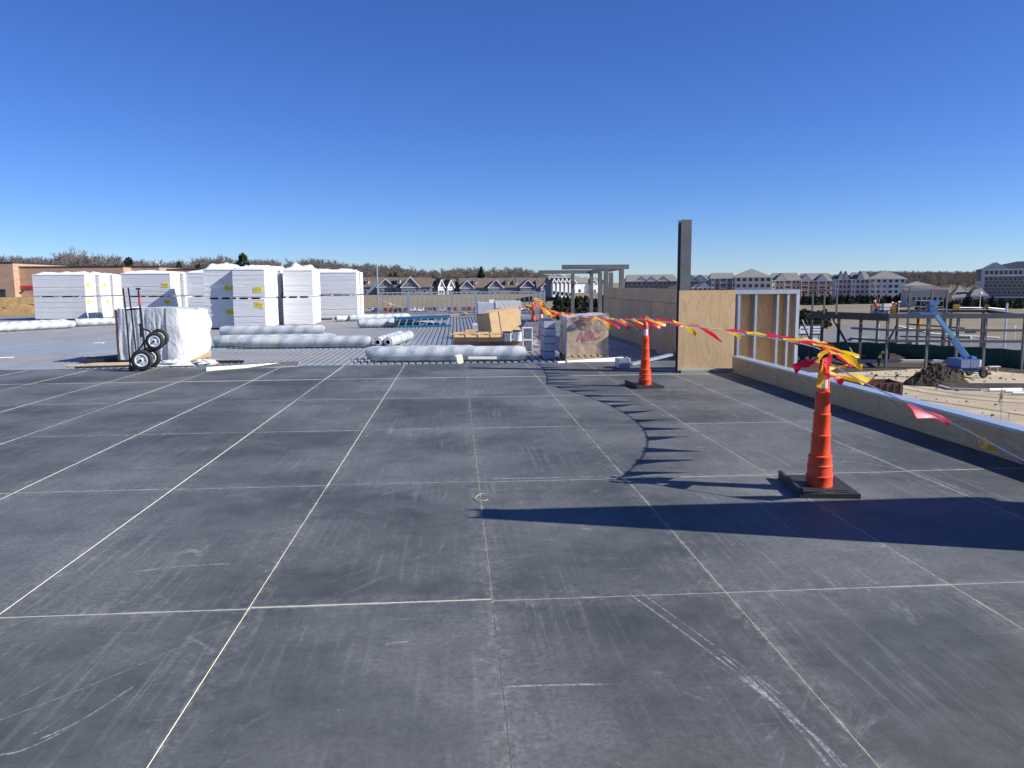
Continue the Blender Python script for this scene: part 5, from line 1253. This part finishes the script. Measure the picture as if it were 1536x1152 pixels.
for z_ in (.735, .53): nb(Vector((0,0,topz*z_)), (B0*.45)+Vector((0,0,topz*z_)), .12, .22, 'steel')
nb((B0*.34)+Vector((0,0,.2)), (B0*.70)+Vector((0,0,topz*.9)), .16, .2, 'steeld', 'brace'); nb((B0*.9)+Vector((0,0,.6)), (B0*1.15)+Vector((0,0,topz*.85)), .16, .2, 'steeld', 'brace')
back_v = Vector((5.5, 13, 0))
for s in (.05, .22, .4, .62, .68, .95):
    p = back_v.lerp(back_v+C1, s); nb(p, p+Vector((0,0,topz)), .22, .22, 'steeld', 'column')
nb(back_v+Vector((0,0,topz)), back_v+C1+Vector((0,0,topz)), .25, .3, 'steeld'); 
for s in (0, .52, 1.0): nb((C1*s)+Vector((0,0,topz-.05)), (C1*s)+back_v+Vector((0,0,topz-.05)), .2, .35, 'steeld')
nb(back_v+C1*.3+Vector((0,0,topz*.72)), back_v+C1*.8+Vector((0,0,topz*.63)), .1, .16, 'rust'); nb(back_v+C1*.25+Vector((0,0,topz*.45)), back_v+C1*.85+Vector((0,0,topz*.42)), .1, .16, 'rust')
nb(back_v+C1*.1+Vector((0,0,.5)), back_v+C1*.22+Vector((0,0,topz*.7)), .14, .18, 'rust', 'brace')
# upper posts of the raised front
for a, b, dz in ((B0, B0*.85, 3.4), ):
    pass
up = [(1217, 436, 9.), (1234.5, 435, 7.), (1253, 436, 5.)]
pv = None
for px, py, dy in up:
    x_ = nx_(px, yfr+dy); zt_ = D(px, py, yfr+dy).z-GZ; q_ = Vector((x_, dy, zt_)); nb(Vector((x_, dy, topz)), q_, .16, .16, 'steel', 'post')
    if pv is not None: nb(pv, q_, .12, .12)
    pv = q_
pv = None
for px, py, dy in ((1361, 433, 10.), (1394, 434, 10.), (1417, 435, 10.)):
    x_ = nx_(px, yfr+dy); zt_ = D(px, py, yfr+dy).z-GZ; q_ = Vector((x_, dy, zt_)); nb(Vector((x_, dy, 0)), q_, .18, .18, 'steel', 'post')
    if pv is not None: nb(pv, q_, .14, .14)
    pv = q_
x_ = nx_(1303, yfr+2.4); nb(Vector((x_, 2.0, topz)), Vector((x_, 2.0, topz+1.1)), .2, .2, 'steel', 'post'); nb(Vector((x_, 2.0, topz+.75)), Vector((nx_(1345, yfr+2), 2.0, topz+.85)), .08, .08, 'steel', 'guard_rail')
MB().obox((5.4, 5, topz-.1), (13, 4.6, .08)).obj('work_deck', MAT['steeld'], nf)

# ------------------------------------------------------------------ workers
def skin_body(name, joints, edges, radii, m_, parent, sub=1):
    me = bpy.data.meshes.new(name); me.from_pydata(joints, edges, []); me.update(); o = ob(name, me, parent); me.materials.append(m_)
    sm = o.modifiers.new('skin', 'SKIN'); sm.use_smooth_shade = True
    lay = me.skin_vertices[0].data
    for i, r_ in enumerate(radii): lay[i].radius = (r_, r_)
    lay[0].use_root = True
    s_ = o.modifiers.new('sub', 'SUBSURF'); s_.levels = sub; s_.render_levels = sub
    return o
def person(label, loc, rz, pose, top_m):
    t = thing('person', label, 'person', loc, rz)
    hip_ = {'bend': .92, 'crouch': .52, 'stoop': .88}[pose]
    if pose == 'bend': ch, nk, hd = (.33,0,1.12), (.46,0,1.13), (.58,0,1.10); hn = (.48,.18,.62); el = (.42,.22,.86)
    elif pose == 'crouch': ch, nk, hd = (.22,0,.92), (.28,0,1.02), (.34,0,1.14); hn = (.45,.14,.35); el = (.40,.24,.62)
    else: ch, nk, hd = (.20,0,1.28), (.28,0,1.40), (.36,0,1.50); hn = (.38,.16,.80); el = (.26,.26,1.02)
    kn = {'bend': (.06,.11,.50), 'crouch': (.30,.15,.48), 'stoop': (.07,.11,.48)}[pose]; ft = {'bend': (0,.12,.07), 'crouch': (0,.14,.07), 'stoop': (0,.12,.07)}[pose]
    J = [(0,0,hip_), (ch[0]*.5,0,(hip_+ch[2])/2), ch, nk, hd]; Ed = [(0,1),(1,2),(2,3),(3,4)]; Rd = [.15,.14,.16,.065,.10]
    for s in (-1, 1):
        i = len(J); J += [(ch[0],s*.19,ch[2]), (el[0],s*el[1],el[2]), (hn[0],s*hn[1],hn[2])]; Ed += [(2,i),(i,i+1),(i+1,i+2)]; Rd += [.07,.05,.042]
        i = len(J); J += [(0,s*.10,hip_-.06), (kn[0],s*kn[1],kn[2]), (ft[0],s*ft[1],ft[2]), (ft[0]+.16,s*ft[1],.04)]; Ed += [(0,i),(i,i+1),(i+1,i+2),(i+2,i+3)]; Rd += [.105,.075,.05,.045]
    skin_body('body', J, Ed, Rd, MAT['skin'], t)
    i5 = 5
    ar = [(J[0][0],0,J[0][2]+.05), J[1], J[2], (J[2][0]*.85+J[3][0]*.15,0,J[2][2]*.85+J[3][2]*.15), J[5], J[6], J[12], J[13]]
    skin_body('work_shirt', ar, [(0,1),(1,2),(2,3),(2,4),(4,5),(2,6),(6,7)], [.175,.165,.185,.10,.09,.065,.09,.065], MAT[top_m], t)
    tr = [J[0], J[8], J[9], J[10], J[15], J[16], J[17]]
    skin_body('trousers', tr, [(0,1),(1,2),(2,3),(0,4),(4,5),(5,6)], [.165,.125,.092,.07,.125,.092,.07], MAT['jeans'], t)
    hh = MB(); hh.lathe([(.155,-.005),(.155,.01),(.13,.012),(.125,.06),(.09,.115),(.03,.135)], 16)
    hh.obj('hard_hat', MAT['white'] if top_m == 'hvo' else MAT['hvl'], t, smooth=40, loc=(hd[0], 0, hd[2]+.03), rot=(0, R(35 if pose != 'stoop' else 25), 0))
    return t
p = D(1319, 472.5, yfr+2.2); person('worker in orange shirt crouching on top of the new steel frame', (p.x, yfr+2.6, GZ+topz+.28), R(180), 'crouch', 'hvo')
p = D(1357, 472.5, yfr+1.4); person('worker in orange shirt bending over beside a tool stand on the steel frame', (p.x+.2, yfr+3.2, GZ+topz+.1), R(180), 'bend', 'hvo')
p = P(1317, 552, GZ); person('worker in lime vest stooping beside the corner column of the frame', (p.x, p.y, GZ+.08), R(-20), 'stoop', 'hvl')
# tool stand and box on the deck
p = D(1344, 470, yfr+3); tag(MB().box(-.32,.32,-.25,.25,0,.85).obj('yellow_tool_box', MAT['sigy'], None, loc=(p.x, yfr+3.4, GZ+topz+.0)), 'yellow tool box standing on the steel frame between two orange workers', 'tool box')
p = D(1347.5, 470, yfr+3); tag(MB().tube((0,0,0),(0,0,1.35),.03).obox((.05,0,1.38),(.28,.1,.14)).obj('work_lamp', MAT['white'], None, loc=(p.x, yfr+3.0, GZ+topz+.0)), 'white work lamp on a pole beside the bending orange worker', 'lamp')
p = D(1330, 470, yfr+4); tag(MB().obox((0,0,.8),(.9,.4,.7)).obox((0,0,.22),(.5,.3,.44)).obj('white_generator', MAT['wsid'], None, loc=(p.x, yfr+4, GZ+topz)), 'white machine on the steel frame behind the crouching worker', 'machine')

# ------------------------------------------------------------------ boom lift
p = P(1445, 566, GZ); bl = thing('boom_lift', 'blue boom lift with raised arm beside the dirt pile', 'boom lift', (p.x, p.y, GZ+.03), R(0))
yl = p.y; mpp = yl/1160
MB().box(-1.3, 1.2, -.9, .9, .55, 1.0).obj('chassis', MAT['navy'], bl)
MB().box(-1.05, .80, -1.0, 1.0, .92, 1.78).obj('counterweight', MAT['blue'], bl)
MB().box(-1.0, -.12, -1.04, -1.003, 1.0, 1.7).obj('side_panel', M('faded blue grey', (.16,.2,.33), .5), bl); MB().box(-.06, .75, -1.04, -1.003, 1.0, 1.7).obj('side_panel', M('scuffed blue grey', (.14,.18,.28), .5), bl)
MB().box(.82, 1.35, -.5, .5, 1.0, 1.65).obj('engine_box', MAT['wsid'], bl)
for sx in (-1.1, 1.25):
    for sy in (-1.0, 1.0):
        w = MB().torus((0,0,0), (0,1,0), .30, .16, 20, 8).tube((0,-.12,0), (0,.12,0), .26, None, 12).obj('wheel', MAT['tyre'], bl, smooth=40, loc=(sx, sy, .46))
        MB().tube((0,-.14,0), (0,.14,0), .15, None, 10).obj('wheel_hub', MAT['rust'], w)
def lz(py): return D(1440, py, yl).z-GZ
def lx(px): return D(px, 520, yl).x-p.x
MB().beam((lx(1455), -.2, lz(541)), (lx(1396), -.2, lz(469)), .26, .34).obj('lower_boom', MAT['lblue'], bl)
MB().beam((lx(1454), -.2, lz(543.5)), (lx(1425), -.2, lz(508)), .32, .42).obj('boom_sleeve', MAT['blue'], bl)
MB().beam((lx(1457), -.2, 2.0), (lx(1456), -.2, lz(538)), .5, .7).obj('turret', MAT['lblue'], bl)
MB().tube((lx(1443), -.2, 1.95), (lx(1432), -.2, lz(520)), .07).obj('lift_cylinder', MAT['alu'], bl)
MB().obox((lx(1393), -.2, lz(464)), (.75, .5, .95)).obj('boom_head', MAT['blue'], bl)
bk = MB(); x0_, x1_ = lx(1367), lx(1400); zb_, zt_ = lz(469), lz(451)
for yy in (-1.1, .7):
    for zz in (zb_+.55, zt_): bk.tube((x0_,yy,zz), (x1_,yy,zz), .03, None, 6)
    for k in range(5): xx = x0_+(x1_-x0_)*k/4; bk.tube((xx,yy,zb_), (xx,yy,zt_), .028, None, 6)
for xx in (x0_, x1_):
    for zz in (zb_+.55, zt_): bk.tube((xx,-1.1,zz), (xx,.7,zz), .03, None, 6)
bk.obj('basket_rail', MAT['steel'], bl); MB().box(x0_, x1_, -1.1, .7, zb_-.12, zb_+.05).obj('basket_floor', MAT['blue'], bl)
MB().obox((lx(1386), -1.1, lz(453.5)), (.9, .3, .35)).obj('control_box', MAT['blue'], bl)

# ------------------------------------------------------------------ dirt pile, dumpster, site clutter
def dirt_pile(label, c, rx, ry, h, seed):
    mb = MB(); n, k = 72, 24
    for j in range(k+1):
        f = j/k
        for i in range(n):
            a = 2*math.pi*i/n; q = Vector((math.cos(a)*f*3, math.sin(a)*f*3, seed))
            rr_ = 1+.18*mnoise.noise(Vector((math.cos(a)*1.5, math.sin(a)*1.5, seed)))
            lump = .36*mnoise.noise(q*2.2)+.34*mnoise.noise(q*4.6)+.22*mnoise.noise(q*9)
            mb.v.append((math.cos(a)*rx*f*rr_, math.sin(a)*ry*f*rr_, max(0, h*(1-f**1.3)+lump*(1.05-f)*h*.75) if f < 1 else -.05))
    for j in range(k):
        for i in range(n): i2 = (i+1) % n; mb.f.append((j*n+i, (j+1)*n+i, (j+1)*n+i2, j*n+i2)); mb.m.append(0)
    return tag(mb.obj('dirt_pile', MAT['mud'], None, loc=c), label, 'dirt pile')
p = P(1418, 580, GZ); dirt_pile('lumpy dark dirt pile in front of the boom lift', (p.x, p.y+1.4, GZ+.03), 3.1, 1.9, 1.7, 1.5)
p = P(1345, 545, GZ); dirt_pile('low brown dirt bank under the steel frame', (p.x+3, p.y+4, GZ+.03), 8, 2.2, .9, 4.5)
p = P(1225, 548, GZ); dirt_pile('low dirt mound at the left end of the steel frame', (p.x+2, p.y+1, GZ+.03), 3.5, 2, .8, 7.5)
A_, B_ = P(1350, 602, GZ), P(1240, 590, GZ)
ds = thing('rusty_dumpster', 'rust brown open roll off dumpster beyond the low parapet', 'dumpster', (A_.x-4.6, A_.y, GZ+.02), R(-4))
for a in ((0,4.6,0,.06), (0,4.6,2.2,2.26), (0,.06,.06,2.2), (4.54,4.6,.06,2.2)): MB().box(*a, 0, 1.45).obj('dumpster_side', MAT['rust'], ds)
MB().box(.06,4.54,.06,2.2,.9,1.0).obj('rubble_fill', MAT['timber'], ds)
for k in range(9): MB().box(.2+.52*k, .28+.52*k, -.08, -.002, .1, 1.4).obj('side_rib', MAT['rust'], ds)
isl = MB(); q = [P(*a, GZ) for a in ((1408,581),(1440,577.5),(1560,578),(1560,586.5),(1470,587),(1425,585.5))]
sheet('mulch_bed', [(v.x, v.y) for v in q], GZ+.18, MAT['mud'])
cb = MB()
for a, b in zip(q, q[1:]+q[:1]): cb.beam((a.x, a.y, GZ+.08), (b.x, b.y, GZ+.08), .2, .25)
structure(cb.obj('island_kerb', MAT['conc']))
for k, (px, py, L) in enumerate(((1483, 588, 2.8), (1507, 590, 1.3), (1518, 593, 1.5))):
    p = P(px, py, GZ); tag(MB().tube((0,0,.13), (L,0,.13), .13, None, 12).obj('white_pipe', MAT['white'], None, loc=(p.x, p.y, GZ+.04), rot=(0,0,R(-6*k))), ['longest white pipe lying beside the kerbed island', 'short white pipe next to the longest one by the island', 'white pipe lying askew past the kerbed island'][k], 'pipe')
p = P(1496, 640, GZ); 
for k, (px, pyb, pyt, w) in enumerate(((1501, 646, 575, 'thin leafless sapling tallest beyond the low parapet'), (1486, 640, 618, 'thin leafless twig left of the tallest sapling'), (1512, 641, 616, 'thin leafless twig right of the tallest sapling'))):
    p = P(px, 635, GZ); h = D(px, pyt, p.y).z-GZ; V, Fq = low_src[k]
    t = thing('bare_sapling', w, 'sapling', (p.x, p.y, GZ)); t.scale = (h*.35, h*.35, h)
    ob('stem', MB().tube((0,0,0), (0,0,.8), .010, .006, 5).mesh('stem', MAT['bark']), t); me = np_mesh('twigs', V*np.array((.9,.9,1)), Fq, MAT['bark']); o = ob('twigs', me, t); o.scale = (.55,.55,.98)
p = P(1477, 561, GZ); tag(MB().lathe([(.25,0),(.22,.5),(.12,.62),(.03,.66)], 12).obj('red_fuel_can', MAT['red'], None, loc=(p.x, p.y, GZ+.04)), 'red fuel can on the dirt right of the boom lift', 'fuel can')
p = P(1482, 558, GZ); tag(MB().obox((0,0,.5),(1.1,.5,.06)).tube((-.4,0,0),(-.4,0,.5),.03).tube((.4,0,0),(.4,0,.5),.03).obj('work_table', MAT['wsid'], None, loc=(p.x+.6, p.y, GZ+.04)), 'low white work table behind the red fuel can', 'table')
p = P(1380, 552, GZ)
# banner sign
x, y_ = gp(1216, 512); bs = thing('banner_sign', 'white banner sign with purple lettering behind the dark steel frame', 'sign', (x, y_, GZ))
a, b = D(1200, 489, y_), D(1231, 500, y_)
MB().box(a.x-x, b.x-x, -.04, .04, b.z-GZ, a.z-GZ).obj('sign_board', MAT['wsid'], bs)
MB().box(a.x-x-.1, b.x-x+.1, -.06, .06, a.z-GZ+.005, a.z-GZ+.25).box(a.x-x-.1, b.x-x+.1, -.06, .06, b.z-GZ-.25, b.z-GZ-.005).obj('sign_rail', MAT['dark'], bs)
sx0 = D(1214.5, 495, y_).x-x; sx1 = b.x-x
for k in range(2): z_ = b.z-GZ+(a.z-b.z)*(.30+.36*k); MB().box(sx0, sx1-.1, -.055, -.041, z_-.05, z_+.05).obj('sign_line', MAT['navy'], bs)
wv = MB()
for k in range(7): xx = a.x-x+.25+.17*k; wv.obox((xx, -.05, (a.z+b.z)/2-GZ+.08+.03*(k % 2)), (.10, .02, .26-.08*((k*5) % 3)/2))
wv.obj('purple_lettering', MAT['purple'], bs)
for xx in (a.x-x+.3, b.x-x-.3): MB().tube((xx, 0, 0), (xx, 0, b.z-GZ), .06).obj('sign_post', MAT['dark'], bs)
# traffic signals
x, y_ = gp(1506, 521); ts = thing('traffic_signal', 'pale traffic signal mast with street name sign and yellow signal heads', 'traffic signal', (x, y_, GZ))
def sx_(px): return D(px, 470, y_).x-x
def sz_(py): return D(1480, py, y_).z-GZ
MB().tube((0,0,0), (0,0,sz_(455)), .17, .12, 12).obj('mast_pole', MAT['alu'], ts, smooth=40)
MB().path([Vector((0,0,sz_(468))), Vector((-.3,0,sz_(464))), Vector((sx_(1482),0,sz_(461.5))), Vector((sx_(1436),0,sz_(461)))], .07, 8).obj('mast_arm', MAT['alu'], ts, smooth=40)
def sig(px, py0, py1, w):
    xx = sx_(px); b = MB().box(xx-w/2, xx+w/2, -.25, -.02, sz_(py1), sz_(py0)).obj('signal_head', MAT['sigy'], ts)
    for k in range(3): zz = sz_(py1)+(sz_(py0)-sz_(py1))*(k+.5)/3; MB().tube((xx,-.30,zz), (xx,-.251,zz), .13, None, 12).obj('signal_lens', MAT['glass'], b)
sig(1431, 456.5, 468, .45); sig(1435.5, 457, 468.5, .42); sig(1478.5, 457.5, 464, .4)
MB().box(sx_(1480), sx_(1492), -.06, -.02, sz_(470), sz_(465)).obj('street_name_sign', MAT['sgreen'], ts)
MB().box(sx_(1483.5), sx_(1489), -.066, -.0605, sz_(468), sz_(467.2)).obj('sign_print', MAT['white'], ts)
for k, (px, py, pyt, w) in enumerate(((1521, 514, 491, 'white sign post across the road right of the signal mast'), (1456, 517, 507, 'short white marker post across the road left of the signal mast'), (1317, 508, 488, 'white marker post behind the dark steel frame'))):
    x, y_ = gp(px, py); h = D(px, pyt, y_).z-GZ
    tag(MB().tube((0,0,0),(0,0,h),.07,None,8).obox((0,0,h+.1),(.3,.1,.25)).obj('marker_post', MAT['white'], None, loc=(x, y_, GZ)), w, 'post')
x, y_ = gp(1456, 508); t = thing('navy_field_sign', 'navy blue board sign standing on the field edge', 'sign', (x, y_, GZ)); a, b = D(1448, 494, y_), D(1464, 500, y_)
MB().box(a.x-x, b.x-x, -.05, .05, b.z-GZ, a.z-GZ).obj('sign_board', MAT['navy'], t)
for xx in (a.x-x+.2, b.x-x-.2): MB().tube((xx,.0,0),(xx,.0,b.z-GZ),.06).obj('sign_post', MAT['white'], t)
x, y_ = gp(1379, 505); t = thing('warning_sign', 'yellow diamond warning sign across the road behind the frame', 'sign', (x, y_, GZ)); a = D(1379, 483, y_)
MB().obox((0,0,a.z-GZ),(.8,.04,.8),0,0,0,R(45)).obj('sign_plate', MAT['sigy'], t); MB().tube((0,.05,0),(0,.05,a.z-GZ),.04).obj('sign_post', MAT['steel'], t)
x, y_ = gp(1471, 470); t = thing('street_lamp', 'pale street lamp in front of the restaurant wing', 'street lamp', (D(1471,440,215).x, 215, GZ))
MB().tube((0,0,0),(0,0,D(1471,442,215).z-GZ),.12,.08).obj('lamp_pole', MAT['white'], t); MB().lathe([(.1,0),(.5,.2),(.55,.5),(.2,.8)],12).obj('lamp_globe', MAT['white'], t, loc=(0,0,D(1471,442,215).z-GZ))
# loose clods and gravel scattered over the lot, too many and small to count
rg = random.Random(77); mb = MB()
for k in range(240):
    px, py = rg.uniform(1230, 1560), rg.choice((rg.uniform(552, 572), rg.uniform(555, 640))); p = P(px, py, GZ); r_ = rg.uniform(.05, .20)*(1 if rg.random() < .8 else 1.6)
    vv = [Vector((rg.uniform(.6, 1)*math.cos(a)*r_, rg.uniform(.6, 1)*math.sin(a)*r_, rg.uniform(0, .25)*r_)) for a in (0, 1.26, 2.51, 3.77, 5.03)]+[Vector((rg.uniform(-.2, .2)*r_, rg.uniform(-.2, .2)*r_, rg.uniform(.5, .9)*r_))]
    mb.add([v+Vector((p.x, p.y, GZ+.03)) for v in vv], [(i, (i+1) % 5, 5) for i in range(5)])
o = mb.obj('soil_clods', MAT['mud']); o['kind'] = 'stuff'; o['label'] = 'loose dark soil clods scattered over the dirt lot'; o['category'] = 'soil'
# wheel ruts pressed into the lot
for k, (a, b, c) in enumerate((((1560,600),(1440,598),(1330,572)), ((1560,606),(1440,604),(1325,577)), ((1560,628),(1470,612),(1380,600)))):
    a, b, c = (P(*q, GZ) for q in (a, b, c)); L_, R_ = [], []
    for i in range(25):
        t_ = i/24; q = a*(1-t_)**2+b*2*t_*(1-t_)+c*t_**2; d = ((b-a)*(1-t_)+(c-b)*t_).normalized(); n_ = Vector((-d.y, d.x, 0))*(.16+.05*math.sin(i*1.7)); L_.append(q+n_); R_.append(q-n_)
    structure(MB().add([(v.x, v.y, GZ+.045+.004*k) for v in L_+R_], [(i, i+1, 26+i, 25+i) for i in range(24)]).obj('wheel_rut', M('packed rut earth', (.25,.20,.135), .95, var=.25, scale=1.5, kind='World')))
